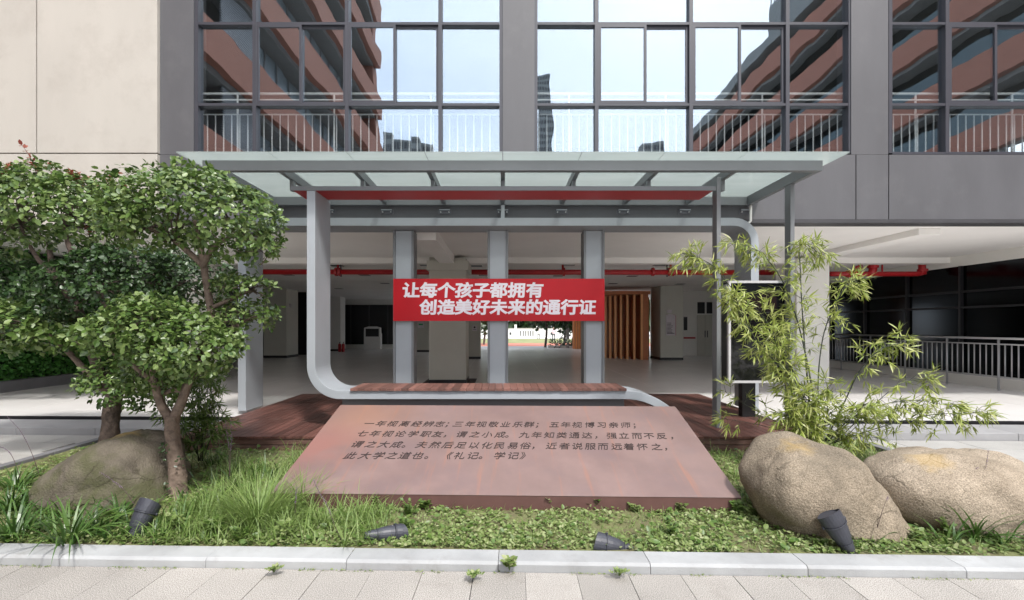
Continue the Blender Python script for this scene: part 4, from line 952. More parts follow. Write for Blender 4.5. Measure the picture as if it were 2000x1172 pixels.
canes = [
 ([(1582, 862), (1566, 780), (1530, 690), (1478, 610), (1420, 560), (1385, 520), (1335, 498)], -.1, .010, .30, 1.0),
 ([(1592, 862), (1570, 770), (1515, 720), (1455, 660), (1420, 600), (1402, 585)], -.35, .009, .25, 1.35),
 ([(1600, 862), (1585, 740), (1560, 620), (1530, 540), (1490, 490), (1445, 470)], .1, .010, .35, .9),
 ([(1590, 862), (1583, 760), (1578, 640), (1577, 540), (1583, 472), (1625, 490)], .2, .010, .25, .9),
 ([(1606, 862), (1600, 760), (1612, 660), (1640, 590), (1665, 555), (1690, 552)], .1, .008, .35, .8),
 ([(1625, 866), (1690, 830), (1760, 800), (1822, 790)], -.5, .006, .35, .9),
 ([(1630, 866), (1680, 800), (1730, 745), (1775, 735)], -.3, .006, .4, .7),
 ([(1612, 862), (1640, 790), (1668, 720), (1700, 680), (1735, 668)], -.2, .008, .35, 1.0),
 ([(1618, 862), (1650, 815), (1700, 785), (1750, 775), (1808, 785)], -.35, .007, .3, 1.2),
 ([(1575, 862), (1550, 800), (1530, 740), (1500, 690), (1480, 650)], -.3, .008, .2, 1.35),
 ([(1598, 862), (1590, 800), (1560, 760), (1540, 700), (1545, 640)], 0, .008, .1, 1.1),
 ([(1585, 862), (1575, 830), (1555, 795), (1535, 765)], -.3, .007, .0, 2.2), ([(1592, 862), (1560, 835), (1530, 812), (1505, 800)], -.3, .006, .0, 1.9), ([(1605, 862), (1625, 835), (1640, 805), (1650, 780)], -.3, .006, .0, 1.9),
 ([(1600, 862), (1605, 820), (1600, 780), (1592, 750)], -.2, .007, .0, 1.6),
 ([(1570, 862), (1530, 830), (1480, 800), (1440, 772)], .3, .005, .4, .5),
 ([(1575, 862), (1520, 840), (1470, 830), (1430, 825)], .2, .005, .5, .5),
 ([(1640, 870), (1670, 835), (1700, 815), (1730, 812)], 0, .005, .3, .7),
 ([(1620, 868), (1640, 850), (1660, 845), (1700, 850)], -.2, .005, .1, .9),
]
bamboo('bamboo_clump', 'bright green bamboo clump leaning over the display screen', (X(1595, DB), DB, 0), canes, DB, 1.05, (.075, .14))
D4 = 4.9
canes = [([(392, 900), (394, 820), (388, 740), (392, 690)], 0, .007, .1, 1.0), ([(388, 900), (380, 830), (372, 780), (355, 740)], 0, .006, .1, 1.0),
         ([(396, 900), (402, 840), (410, 790), (414, 745)], 0, .006, .1, 1.0), ([(390, 900), (376, 860), (362, 830), (350, 790)], 0, .006, .2, .9), ([(398, 895), (410, 860), (420, 830), (425, 800)], 0, .006, .1, .9), ([(392, 900), (385, 840), (375, 780), (350, 700)], -.5, .006, .3, .9), ([(396, 900), (404, 850), (418, 800), (430, 740)], -.2, .006, .1, 1.2)]
bamboo('bamboo_clump', 'small darker bamboo clump beside the forked tree trunk', (X(392, D4), D4, 0), canes, D4, 1.3, (.07, .12), 150, 'leafC')

# ---------------------------------------------------------------- boulders
def boulder(label, outline, D, dr, m, seed, lich=None, amp=.05, tilt=0):
    cx = sum(p[0] for p in outline)/len(outline); cy = sum(p[1] for p in outline)/len(outline)
    outline = [(cx+(p[0]-cx)*.95, cy+(p[1]-cy)*.975) for p in outline]
    c = P(cx, cy, D); root_loc = Vector((c.x, D, 0)); n = 96; lat = 46
    pts = [Vector((p[0]-cx, cy-p[1]))*D/F for p in outline]
    ang = sorted((math.atan2(p.y, p.x) % (2*math.pi), p.length) for p in pts)
    A = [a for a, _ in ang]; Rr = [r for _, r in ang]
    def rad(t): return float(np.interp(t, A, Rr, period=2*math.pi))
    rs = np.array([rad(2*math.pi*i/n) for i in range(n)]); 
    for _ in range(2): rs = (rs+.5*np.roll(rs, 1)+.5*np.roll(rs, -1))/2
    vs, fs = [], []
    for j in range(lat+1):
        ph = -math.pi/2+math.pi*j/lat; cr = math.cos(ph)**.60 if 0 < j < lat else 0; sy = math.sin(ph); sy = math.copysign(abs(sy)**.85, sy)
        for i in range(n):
            t = 2*math.pi*i/n; p = Vector((c.x+math.cos(t)*rs[i]*cr, D+dr*sy+tilt*math.sin(t)*rs[i]*cr, c.z+math.sin(t)*rs[i]*cr))
            s = Vector((seed, seed*2, 0)); d = p-Vector((c.x, D, c.z)); dn = d.normalized()
            nz_ = noise.noise(p*1.7+s)*amp*1.3+noise.noise(p*4.3+s)*amp*.55+noise.noise(p*11+s)*amp*.18+noise.noise(p*27+s)*amp*.07
            rdg = abs(noise.noise(p*2.6+s*3)); nz_ -= max(0, .10-rdg)*amp*1.6
            p += dn*nz_; vs.append(tuple(p-root_loc))
    for j in range(lat):
        for i in range(n): a = j*n+i; b = j*n+(i+1) % n; fs.append((a, b, b+n, a+n))
    q = MB(); q.v = vs; q.f = fs
    o = q.build('boulder', m, None, smooth=True, loc=root_loc); tag(o, label, 'rock')
    if lich:
        n2 = m.copy(); o.data.materials.clear(); o.data.materials.append(n2); nt_ = n2.node_tree; p = nt_.nodes['Principled BSDF']; cur = p.inputs['Base Color'].links[0].from_socket
        tc_ = nt_.nodes.new('ShaderNodeTexCoord'); dd = nt_.nodes.new('ShaderNodeVectorMath'); dd.operation = 'DISTANCE'; dd.inputs[1].default_value = P(lich[0], lich[1], D+lich[3])-root_loc
        nt_.links.new(tc_.outputs['Object'], dd.inputs[0]); zz_ = nt_.nodes.new('ShaderNodeTexNoise'); zz_.inputs['Scale'].default_value = 14; zz_.inputs['Detail'].default_value = 8
        nt_.links.new(tc_.outputs['Object'], zz_.inputs['Vector']); ad = nt_.nodes.new('ShaderNodeMath'); ad.operation = 'MULTIPLY_ADD'; ad.inputs[1].default_value = .22
        nt_.links.new(zz_.outputs['Fac'], ad.inputs[0]); nt_.links.new(dd.outputs['Value'], ad.inputs[2])
        mr = nt_.nodes.new('ShaderNodeMapRange'); mr.inputs['From Min'].default_value = lich[2]; mr.inputs['From Max'].default_value = lich[2]+.10; mr.inputs['To Min'].default_value = .38; mr.inputs['To Max'].default_value = 0
        nt_.links.new(ad.outputs[0], mr.inputs['Value']); x = nt_.nodes.new('ShaderNodeMix'); x.data_type = 'RGBA'; nt_.links.new(mr.outputs[0], x.inputs['Factor']); nt_.links.new(cur, x.inputs['A']); x.inputs['B'].default_value = (.40, .27, .08, 1)
        nt_.links.new(x.outputs['Result'], p.inputs['Base Color'])
    return o
boulder('buff granite boulder behind the tilted spotlight, darker left face', [(1452, 930), (1462, 895), (1492, 866), (1540, 852), (1600, 856), (1645, 876), (1690, 916), (1722, 958), (1742, 1000), (1746, 1050), (1735, 1100), (1650, 1110), (1580, 1060), (1515, 1030), (1470, 985)], 3.72, .44, M['rock'], 3.1, (1558, 862, .17, -.05), .07, .15)
boulder('long pale boulder at the right edge of the planter', [(1690, 925), (1730, 905), (1790, 893), (1860, 887), (1930, 888), (2010, 900), (2100, 940), (2160, 1000), (2120, 1070), (2000, 1080), (1900, 1070), (1820, 1055), (1770, 1030), (1725, 985)], 3.80, .46, M['rock2'], 8.7, (1812, 903, .18, -.12), .07, .15)
boulder('mossy brown boulder in front of the left trees', [(108, 950), (118, 922), (148, 892), (192, 862), (228, 842), (262, 838), (298, 848), (328, 872), (342, 905), (350, 950), (352, 1010), (300, 1040), (200, 1040), (128, 1010)], 4.30, .48, M['rock3'], 5.5, (247, 838, .16, -.05), .07, .1)

# ---------------------------------------------------------------- garden spotlights
def spotlight(label, base, tip, r, D, dt=.13):
    a = P(*base, D); b = P(*tip, D+dt); dirv = (b-a); L_ = dirv.length; dirv.normalize()
    root = empty('garden_spotlight', a, label=label, cat='spotlight', group='graphite garden spotlights in the planter')
    z = Vector((0, 0, 0))
    def seg(n_, ts, rs): MB().tube([dirv*L_*t for t in ts], [r*k for k in rs], 22).build(n_, M['lamp'], root, smooth=False, bev=.0015)
    seg('body', (.30, .42, .60, .72), (.62, .78, .90, .93)); seg('neck', (.0, .08, .18, .295), (.36, .46, .56, .60)); seg('collar', (.725, .75), (1.07, 1.07))
    seg('hood', (.755, .85, .90), (1.0, 1.02, 1.03)); seg('tail_ring', (.285, .298), (.68, .68))
    # raked glare shield: upper half of the rim stands forward
    side = dirv.cross(Vector((0, 1, 0))).normalized(); up = side.cross(dirv).normalized()
    if up.y > 0: up = -up
    q = MB(); n = 24
    for k in range(n):
        t = 2*math.pi*k/n; rv = side*math.cos(t)+up*math.sin(t); e = .905+.09*max(0, .55+math.sin(t))
        for rr_, l_ in ((1.03, .90), (1.03, e), (.96, e), (.96, .80)): q.v.append(tuple(dirv*L_*l_+rv*r*rr_))
    for k in range(n):
        for j in range(3): a_ = k*4+j; b_ = ((k+1) % n)*4+j; q.f.append((a_, b_, b_+1, a_+1))
    q.build('shield', M['lamp'], root)
    MB().tube([dirv*L_*.80, dirv*L_*.815], r*.955, 22).build('lens', M['dglass'] if False else M['black'], root)
    for s_ in (-1, 1): MB().tube([dirv*L_*.74+side*r*1.0*s_, dirv*L_*.74+side*r*1.16*s_], r*.12, 8).build('screw', M['lamp'], root)
    MB().tube([dirv*L_*.1, Vector((dirv.x*L_*.1, .02, -.10))], r*.22, 8).build('spike', M['lamp'], root)
    return root
spotlight('graphite spotlight leaning up right under the forked tree', (252, 1062), (296, 978), .078, 3.38)
spotlight('graphite spotlight leaning up left against the buff boulder', (1664, 1084), (1616, 1000), .076, 3.16, .03)
spotlight('graphite spotlight lying low under ferny weeds, left of centre', (712, 1046), (790, 1040), .062, 3.28)
spotlight('graphite spotlight sunk behind the kerb, right of centre', (1240, 1076), (1160, 1058), .070, 3.24, .0)

# ---------------------------------------------------------------- grass clumps, strap leaves
def blades(name, label, cx, cy, n, hl, w_, m, spread=1.0, droop=1.0, cat='plant', group=None, bases=None, rad=.08, lean=(0, 0)):
    c = G(cx, cy, .04); root = empty(name, c, label=label, cat=cat, group=group); 
    vs, fs = [], []
    for i in range(n):
        az = rng.uniform(0, 2*math.pi); r_ = rng.uniform(0, rad); b = np.array((math.cos(az)*r_, math.sin(az)*r_*.8, -.02)); az += rng.normal()*.5
        h = rng.uniform(*hl); out_ = rng.uniform(.25, 1.0)*spread; d = np.array((math.cos(az)*out_+lean[0], math.sin(az)*out_+lean[1], 1.0)); d /= np.linalg.norm(d)
        side = np.array((-math.sin(az), math.cos(az), 0)); ww = w_*rng.uniform(.7, 1.2); p = b.copy(); K = 7; base = len(vs)
        tw_ = rng.normal()*.4
        for k in range(K+1):
            t = k/K; wk = ww*(1-t**2.2)*(.6+.4*min(1, t*4)); sd_ = side*math.cos(tw_*t)+np.array((0, 0, 1))*math.sin(tw_*t)
            vs.append(tuple(p-sd_*wk/2)); vs.append(tuple(p+sd_*wk/2+np.array((0, 0, wk*.15))))
            p = p+d*h/K; d = d+np.array((math.cos(az)*.10, math.sin(az)*.10, -.30*droop*out_*(.4+t*1.3))); d /= np.linalg.norm(d)
            if p[2] < .012: p[2] = .012+rng.random()*.01
        for k in range(K): a = base+2*k; fs.append((a, a+1, a+3, a+2))
    me = bpy.data.meshes.new('blades'); me.from_pydata(vs, [], fs); me.materials.append(m); o = link('blades', me, root); o['kind'] = 'stuff'
    return root
g_ = 'strap leaved border grass clumps'
lab = ['at the far left edge by the kerb', 'hanging over the kerb at left', 'between the kerb clump and the mossy boulder', 'in front of the mossy boulder', 'left of the leaning spotlight', 'right of the leaning spotlight', 'behind the far left clump', 'at the left end of the mossy boulder', 'far left near the courtyard paving', 'under the mossy boulder crown at left']
for i, (x, y, n, h) in enumerate(((30, 1052, 60, (.3, .48)), (135, 1060, 60, (.32, .52)), (190, 1040, 40, (.18, .32)), (235, 1010, 36, (.15, .3)), (226, 1052, 26, (.15, .26)), (305, 1050, 26, (.14, .26)), (20, 1000, 70, (.22, .42)), (85, 985, 60, (.2, .36)), (30, 955, 60, (.2, .38)), (120, 1010, 50, (.18, .34)))):
    blades('border_grass', 'dark green strap leaved grass clump '+lab[i], x, y, n, h, .018, M['lirio'], 1.0, 1.05, 'plant', g_, rad=.10)
for i, (x, y, n, h, t) in enumerate(((1905, 1052, 60, (.26, .46), 'at right in front of the pale boulder'), (1985, 1048, 50, (.24, .44), 'at the right edge of the planter'), (1700, 1068, 16, (.12, .30), 'hanging over the kerb right of the leaning spotlight'), (1640, 1055, 16, (.12, .22), 'left of the right leaning spotlight'), (1850, 1062, 18, (.14, .34), 'between the two right hand tufts'), (1960, 1062, 20, (.18, .34), 'overhanging the kerb at far right'))):
    blades('border_grass', 'dark green strap leaved grass clump '+t, x, y, n, h, .015, M['lirio'], 1.0, .9, 'plant', g_, rad=.07)
blades('grass_tussock', 'large bright fine bladed grass tussock left of the plate', 505, 1025, 420, (.34, .62), .0065, M['grassA'], .85, .75, 'grass clump', None, rad=.17)
blades('grass_tussock', 'bright grass tussock at the left corner of the plate', 590, 990, 170, (.22, .46), .006, M['grassA'], .8, .75, 'grass clump', None, rad=.12)
blades('grass_tussock', 'small arching grass tuft beside the flower spike at the kerb', 672, 1066, 26, (.16, .34), .009, M['grassA'], .9, .9, 'grass clump', None, rad=.03)
blades('grass_tussock', 'grass tuft left of the large bright tussock', 405, 1010, 130, (.2, .42), .006, M['grassA'], .9, .8, 'grass clump', None, rad=.14)
blades('grass_tussock', 'grass tuft at the foot of the left deck edge', 455, 925, 90, (.16, .34), .007, M['grassA'], .9, .8, 'grass clump', None, rad=.16)
blades('grass_tussock', 'grass tuft between trunk and deck at left', 415, 905, 90, (.2, .40), .008, M['lirio'], .8, .7, 'grass clump', None, rad=.16)
blades('grass_tussock', 'small grass tuft under the right deck edge', 1440, 935, 40, (.1, .24), .006, M['grassA'], 1, .8, 'grass clump', None, rad=.12)
blades('grass_tussock', 'small tuft between plate corner and buff boulder', 1455, 965, 24, (.12, .26), .006, M['lirio'], .8, .8, 'grass clump', None, rad=.05)
blades('grass_tussock', 'low grass below the bamboo', 1660, 900, 160, (.1, .24), .006, M['grassA'], 1, .7, 'grass clump', None, rad=.42)
blades('grass_tussock', 'dark tuft at the dark edging tip', 1755, 905, 40, (.12, .24), .005, M['lirio'], .8, .6, 'grass clump', None, rad=.07)
# flower spikes
def spike(label, pts, D, bead_from=.5):
    a = P(*pts[0], D); root = empty('flower_spike', a, label=label, cat='flower', group='thin lilac flower spikes')
    ps = [P(x, y, D)-a for x, y in pts]; sm = []
    for i in range(len(ps)-1):
        p0 = ps[max(i-1, 0)]; p1 = ps[i]; p2 = ps[i+1]; p3 = ps[min(i+2, len(ps)-1)]
        for t in np.linspace(0, 1, 13)[:-1]: sm.append(.5*((2*p1)+(p2-p0)*t+(2*p0-5*p1+4*p2-p3)*t*t+(3*p1-3*p2+p3-p0)*t**3))
    MB().tube(sm, list(np.linspace(.0028, .001, len(sm))), 5).build('stem', M['stem'], root)
    q = MB(); N = len(sm)
    for i in range(int(N*bead_from), N):
        for _ in range(3):
            c = sm[i]+Vector(rng.normal(size=3)).normalized()*.006; r = rng.uniform(.0022, .0042)*(1.2-.6*i/N)
            n = len(q.v); q.v += [tuple(c+Vector(v)*r) for v in ((1, 0, 0), (-1, 0, 0), (0, 1, 0), (0, -1, 0), (0, 0, 1), (0, 0, -1))]
            q.f += [tuple(n+i_ for i_ in f) for f in ((0, 2, 4), (2, 1, 4), (1, 3, 4), (3, 0, 4), (2, 0, 5), (1, 2, 5), (3, 1, 5), (0, 3, 5))]
    o = q.build('beads', M['purple'], root)
spike('lilac flower spike crossing the left corner of the plate', [(672, 1066), (655, 1030), (640, 990), (622, 958), (612, 935)], 3.3, .42)
spike('lilac spike leaning over the mossy boulder', [(262, 985), (245, 960), (222, 940), (195, 922)], 3.6, .45)
spike('tall thin spike at far left against the paving', [(76, 925), (62, 885), (40, 842), (12, 812)], 4.2, .5)
spike('short spike bending left at the far left edge', [(40, 935), (28, 900), (15, 880), (-2, 872)], 4.2, .5)
spike('upright dark spike in front of the pale boulder', [(1920, 1035), (1922, 980), (1924, 925), (1931, 878)], 3.5, .5)
spike('curved spike left of the upright one on the pale boulder', [(1918, 1035), (1912, 990), (1900, 955), (1901, 925), (1910, 912)], 3.5, .5)
spike('hooked lilac spike over the pale boulder', [(1930, 1028), (1905, 1000), (1880, 984), (1856, 982), (1849, 993)], 3.5, .6)
spike('thin spike at the right edge over the pale boulder', [(1962, 1030), (1968, 995), (1980, 965), (2000, 950)], 3.5, .6)
spike('thin stalk leaning against the buff boulder', [(1703, 1062), (1715, 1025), (1726, 990), (1735, 968)], 3.3, .85)
spike('slim spike rising in front of the left deck edge', [(448, 930), (447, 880), (444, 850), (440, 822)], 4.4, .4)
spike('second slim spike in front of the left deck edge', [(449, 930), (450, 885), (452, 850), (450, 820)], 4.4, .4)
spike('pale spike in the bright tussock', [(576, 1010), (577, 985), (578, 965), (580, 950)], 3.6, .4)

# ---------------------------------------------------------------- ground cover (uncountable)
def cover(name, label, n, region, size, m, T=LT, lift=(0, .03), up=.35, clump=None):
    ps = []
    while len(ps) < n:
        x, y = region()
        if y < 3.195-.026*x: continue
        if (-2.0 < x < 2.0 and 3.93-.026*x < y < 5.5) or (-4.1 < x < 4.0 and y > 5.86): continue
        k = noise.noise(Vector((x*1.7, y*1.7, 5)))+.6*noise.noise(Vector((x*5, y*5, 9)))
        if k < rng.uniform(-.75, .25)-(clump or 0): continue
        ps.append((x, y, soil_z(x, y)+rng.uniform(*lift)))
    ps = np.array(ps); d = np.stack([rng.normal(size=n), rng.normal(size=n), rng.normal(size=n)*up], 1); nn = np.stack([rng.normal(size=n)*.4, rng.normal(size=n)*.4-.15, np.ones(n)], 1)
    o = leafset(name, ps, d, nn, rng.uniform(*size, n), T, LF if T is LT else BF, m, None); tag(o, label, kind='stuff'); return o
def rg():  # denser near the camera where the leaves show largest
    t = rng.random()**1.35; y = 3.15+3.3*t; return rng.uniform(-5.4, 4.65), y-0*.0
def rg_front():
    x = rng.uniform(-3.6, 3.6); return x, 3.20-.026*x+rng.random()**1.2*.95
cover('leaf_litter', 'dry clippings between the weeds', 7000, rg, (.018, .045), M['straw'], BT, (0, .012), .1, .6)
cover('ground_cover', 'low leafy weeds over the planter bed', 17000, rg, (.014, .042), M['cover'], LT, (.002, .036), .35, -.12)
cover('ground_cover', 'low leafy weeds along the plate', 9000, rg_front, (.011, .036), M['cover'], LT, (.002, .034), .35, -.15)
def blade_field(name, label, n, region, hl, w_, m, droop=1.0, spread=.8):
    b = []
    while len(b) < n:
        x, y = region()
        if y < 3.2-.026*x or (-2.02 < x < 2.02 and 3.90-.026*x < y < 5.5) or (-4.15 < x < 4.0 and y > 5.8): continue
        if noise.noise(Vector((x*2.1, y*2.1, 21))) < rng.uniform(-.35, .3): continue
        b.append((x, y, soil_z(x, y)))
    b = np.array(b); az = rng.uniform(0, 2*math.pi, n); h = rng.uniform(*hl, n); o_ = rng.uniform(.3, 1, n)*spread
    d = np.stack([np.cos(az)*o_, np.sin(az)*o_, np.ones(n)], 1); d = norm(d); s = np.stack([-np.sin(az), np.cos(az), rng.normal(size=n)*.3], 1); w = w_*rng.uniform(.7, 1.3, n); K = 5; p = b.copy(); V = []
    for k in range(K+1):
        wk = (w*(1-(k/K)**2))[:, None]; V += [p-s*wk/2, p+s*wk/2]; p = p+d*(h/K)[:, None]
        d = norm(d+np.stack([np.cos(az)*.1, np.sin(az)*.1, -.34*droop*o_*(.4+1.4*k/K)], 1)); p[:, 2] = np.maximum(p[:, 2], b[:, 2]+.008)
    V = np.stack(V, 1).reshape(-1, 3); q_ = np.array([(2*k, 2*k+1, 2*k+3, 2*k+2) for k in range(K)]); FF = (q_[None]+(np.arange(n)*(2*K+2))[:, None, None]).reshape(-1, 4)
    me = bpy.data.meshes.new(name); me.from_pydata(V.tolist(), [], FF.tolist()); me.materials.append(m); o = link(name, me); tag(o, label, kind='stuff')
blade_field('long_grass', 'long untidy grass over the left half of the planter', 2600, lambda: (rng.uniform(-2.7, -.9), 3.2+2.6*rng.random()**1.2), (.10, .30), .0065, M['grassA'], .9, .9)
blade_field('long_grass', 'strap leaves running wild at the far left', 450, lambda: (rng.uniform(-4.6, -2.3), 3.2+1.8*rng.random()), (.14, .34), .011, M['lirio'], 1.0, .9)
blade_field('long_grass', 'thin grass beside the right boulders and below the bamboo', 900, lambda: (rng.uniform(1.9, 4.6), 3.9+2.5*rng.random()), (.07, .22), .006, M['grassA'], .9, .9)
blade_field('short_grass', 'short stray grass along the plate', 1500, lambda: (rng.uniform(-2.6, 3.4), 3.2+.8*rng.random()), (.04, .11), .004, M['grassA'], 1.0, 1.0)
cover('large_weeds', 'broad weed leaves in patches', 2600, rg, (.035, .06), M['leafC'], LT, (.01, .05), .35, .25)
cover('short_turf', 'short thin turf under the weeds', 9000, rg, (.03, .06), M['grassA'], BT, (0, .01), 1.4, .5)
# moss and seedlings in the joint at the foot of the kerb
n = 900; xs = rng.uniform(-3.6, 3.6, n); xs = xs[np.array([noise.noise(Vector((x*2.3, 0, 4))) > -.05 for x in xs])]; n = len(xs)
ps = np.stack([xs, 2.992-.0262*xs-np.abs(rng.normal(size=n))*.010, rng.uniform(.001, .008, n)], 1)
tag(leafset('joint_moss', ps, rng.normal(size=(n, 3))*np.array((1, 1, .3)), rng.normal(size=(n, 3))*.4+np.array((0, -.2, 1)), rng.uniform(.006, .016, n), LT, LF, M['cover'], None), 'tiny seedlings in the joint at the kerb foot', kind='stuff')
# taller weeds along the plate
def weed(label, x, y, h, n, size, m, T=LT, D=None, ferny=False, wide=1):
    c = G(x, y, .04); root = empty('weed', c, label=label, cat='weed', group='broad leaved weeds in the planter'); ps, ds, ns, ss = [], [], [], []; q = MB()
    for s in range(n):
        az = rng.uniform(0, 6.28); tip = Vector((math.cos(az)*h*.55*wide*rng.random(), math.sin(az)*h*.4*wide*rng.random(), h*rng.uniform(.5, 1.05))); q.tube([(0, 0, -.02), tip*.5+Vector((0, 0, .01)), tip], [.002, .0015, .001], 4, cap=False)
        for t in np.linspace(.35, 1, 7 if ferny else 4):
            p = tip*t
            for sg in (-1, 1):
                a2 = az+sg*1.2+rng.normal()*.3; ps.append(np.array(c+p)); ds.append((math.cos(a2), math.sin(a2), .25)); ns.append((rng.normal()*.3, -.3+rng.normal()*.3, 1)); ss.append(rng.uniform(*size)*(1.15-.5*t if ferny else 1))
        ps.append(np.array(c+tip)); ds.append((math.cos(az), math.sin(az), .6)); ns.append((0, -.5, 1)); ss.append(size[1])
    q.build('stalks', M['leafC'], root); leafset('leaves', np.array(ps), np.array(ds, float), np.array(ns, float), ss, T, LF if T is LT else BF, m, root)
wl = 0
places = ['at the left front corner of the plate', 'left of the ferny weed', 'with yellow green leaves left of centre at the plate edge', 'just left of the plate centre', 'below the middle of the plate', 'tall and single before the plate right of centre', 'at the plate edge right of centre', 'mid way to the right plate corner', 'near the right plate corner', 'at the right corner of the plate', 'by the foot of the buff boulder', 'between bright tussock and kerb', 'left of the bright tussock at the kerb', 'right of the left spotlight', 'under the left boulder', 'low beside the right spotlight', 'under the pale boulder', 'between the two right boulders']
for (x, y, h, n, sz) in ((640, 985, .10, 8, (.03, .05)), (700, 985, .11, 8, (.03, .055)), (735, 990, .10, 6, (.03, .05)), (830, 995, .07, 5, (.03, .05)), (960, 988, .08, 6, (.03, .05)), (1074, 992, .17, 2, (.03, .045)), (1165, 995, .10, 9, (.025, .04)), (1240, 1000, .07, 6, (.03, .04)), (1330, 1000, .07, 6, (.03, .045)), (1440, 1005, .09, 6, (.03, .05)), (1470, 1010, .08, 6, (.03, .05)), (560, 1055, .12, 10, (.03, .055)), (420, 1050, .12, 12, (.03, .055)), (345, 1040, .12, 10, (.03, .05)), (290, 1000, .1, 8, (.03, .05)), (1600, 1070, .06, 6, (.025, .04)), (1790, 1060, .08, 8, (.03, .045)), (1755, 1050, .07, 6, (.03, .045))):
    weed('broad leaved weed '+places[wl], x, y, h, n, sz, M['cover'] if wl % 3 else M['leafC']); wl += 1
for x, y, t in ((785, 1040, 'over the low left spotlight'), (1310, 1050, 'between the sunk spotlight and the buff boulder'), (800, 1010, 'in front of the plate left of centre'), (470, 1062, 'at the kerb below the bright tussock'), (1855, 1050, 'in front of the pale boulder')):
    weed('yellow green ferny weed '+t, x, y, .13, 9, (.022, .038), M['leafC'], BT if False else LT, ferny=True)
for x, y, t in ((535, 1112, 'in the paving joint left of centre'), (925, 1124, 'in the paving joint at the centre'), (1210, 1119, 'along the kerb foot right of centre'), (995, 1108, 'with big leaves hanging on the kerb at centre')):
    weed('small green weed growing '+t, x, y, .014 if x != 995 else .07, 16 if x != 995 else 6, (.010, .022) if x != 995 else (.03, .05), M['cover'], wide=7 if x != 995 else 1.2)

# ---------------------------------------------------------------- far trees, person, cart seen through the hall
def far_tree(label, px_, base, D, trunk_r, ells, n=1):
    root = empty('field_tree', (X(px_, D), D, 0), label=label, cat='tree', group='trees beyond the hall')
    a = crown_leaves(ells, 12 if D < 50 else 5, (.22, .34) if D < 50 else (.5, .8), inner=.4); leafset('crown', *a, LT, LF, M['leafB'] if n else M['leafC'], root)
    limb(root, 'trunk', [Vector((X(px_, D), D, 0)), Vector((X(px_, D)+.1, D, 1.4)), Vector((X(px_, D)-.1, D, 2.8))], [trunk_r, trunk_r*.8, trunk_r*.6], M['bark2'], 8)
    for s_ in (-1, 1): limb(root, 'limb', [Vector((X(px_, D), D, 1.3)), Vector((X(px_, D)+s_*.5, D, 2.2)), Vector((X(px_, D)+s_*1.2, D, 3.0))], [trunk_r*.6, trunk_r*.4, .02], M['bark2'], 6)
    return root
far_tree('staked young tree beyond the hall, left of the cart', 1065, 680, 35, .10, [(1065, 618, 62, 24, 35, 1.8), (1020, 610, 30, 18, 35, 1.2), (1045, 590, 60, 22, 35, 1.8), (1100, 600, 30, 24, 35, 1.0)])
far_tree('dark tree beyond the hall right of the person', 1101, 690, 33, .10, [(1105, 625, 30, 26, 33, 1.2), (1100, 596, 40, 24, 33, 1.5)])
far_tree('dark tree next to the timber screen beyond the hall', 1118, 692, 31.5, .12, [(1122, 622, 26, 26, 31.5, 1.0), (1122, 590, 40, 24, 31.5, 1.2)])
far_tree('tree beyond the hall behind the left centre post', 945, 665, 40, .10, [(945, 628, 18, 22, 40, 1.2), (940, 596, 40, 26, 40, 1.8)])
wd = empty('woodland', (0, 75, 0)); wd['kind'] = 'stuff'
a = crown_leaves([(x, 612+rng.uniform(-6, 6), 46, 34, 76, 3.5) for x in range(800, 1500, 45)]+[(x, 575, 60, 40, 80, 4) for x in range(800, 1500, 60)], 1.6, (1.0, 1.6)); leafset('woodland_foliage', *a, LT, LF, M['leafB'], None)
bpy.data.objects.remove(wd)
pr = empty('planter_box', (X(1090, 31), 31, 0), label='low planter with shrubs beyond the far edge of the hall', cat='planter')
bx('box', (-.7, -.3, 0), (2.2, .5, .28), M['whitep'], pr)
for o in list(pr.children): pass
n = 700; ps = np.stack([rng.uniform(-.6, 2.1, n), rng.uniform(-.3, .5, n), .28+rng.random(n)**1.5*.5], 1)+np.array(pr.location)
leafset('shrubs', ps, rng.normal(size=(n, 3)), rng.normal(size=(n, 3))+np.array((0, 0, 1)), rng.uniform(.08, .14, n), LT, LF, M['leafB'], pr)
ld = empty('trolley_frame', (X(1098, 30.8), 30.7, 0), label='leaning timber and metal frame beside the far planter', cat='frame')
for a_, b_ in (((-.6, 0, .05), (.25, 0, 1.35)), ((-.35, -.1, 0), (.35, -.1, .85)), ((.32, 0, 0), (.32, 0, 1.45)), ((.42, 0, 0), (.42, 0, 1.45)), ((.25, 0, 1.42), (.45, 0, 1.42))): MB().tube([a_, b_], .035, 6).build('bar', M['wgrey'], ld)
bx('panel', (.26, .02, .75), (.46, .06, 1.4), M['col'], ld)
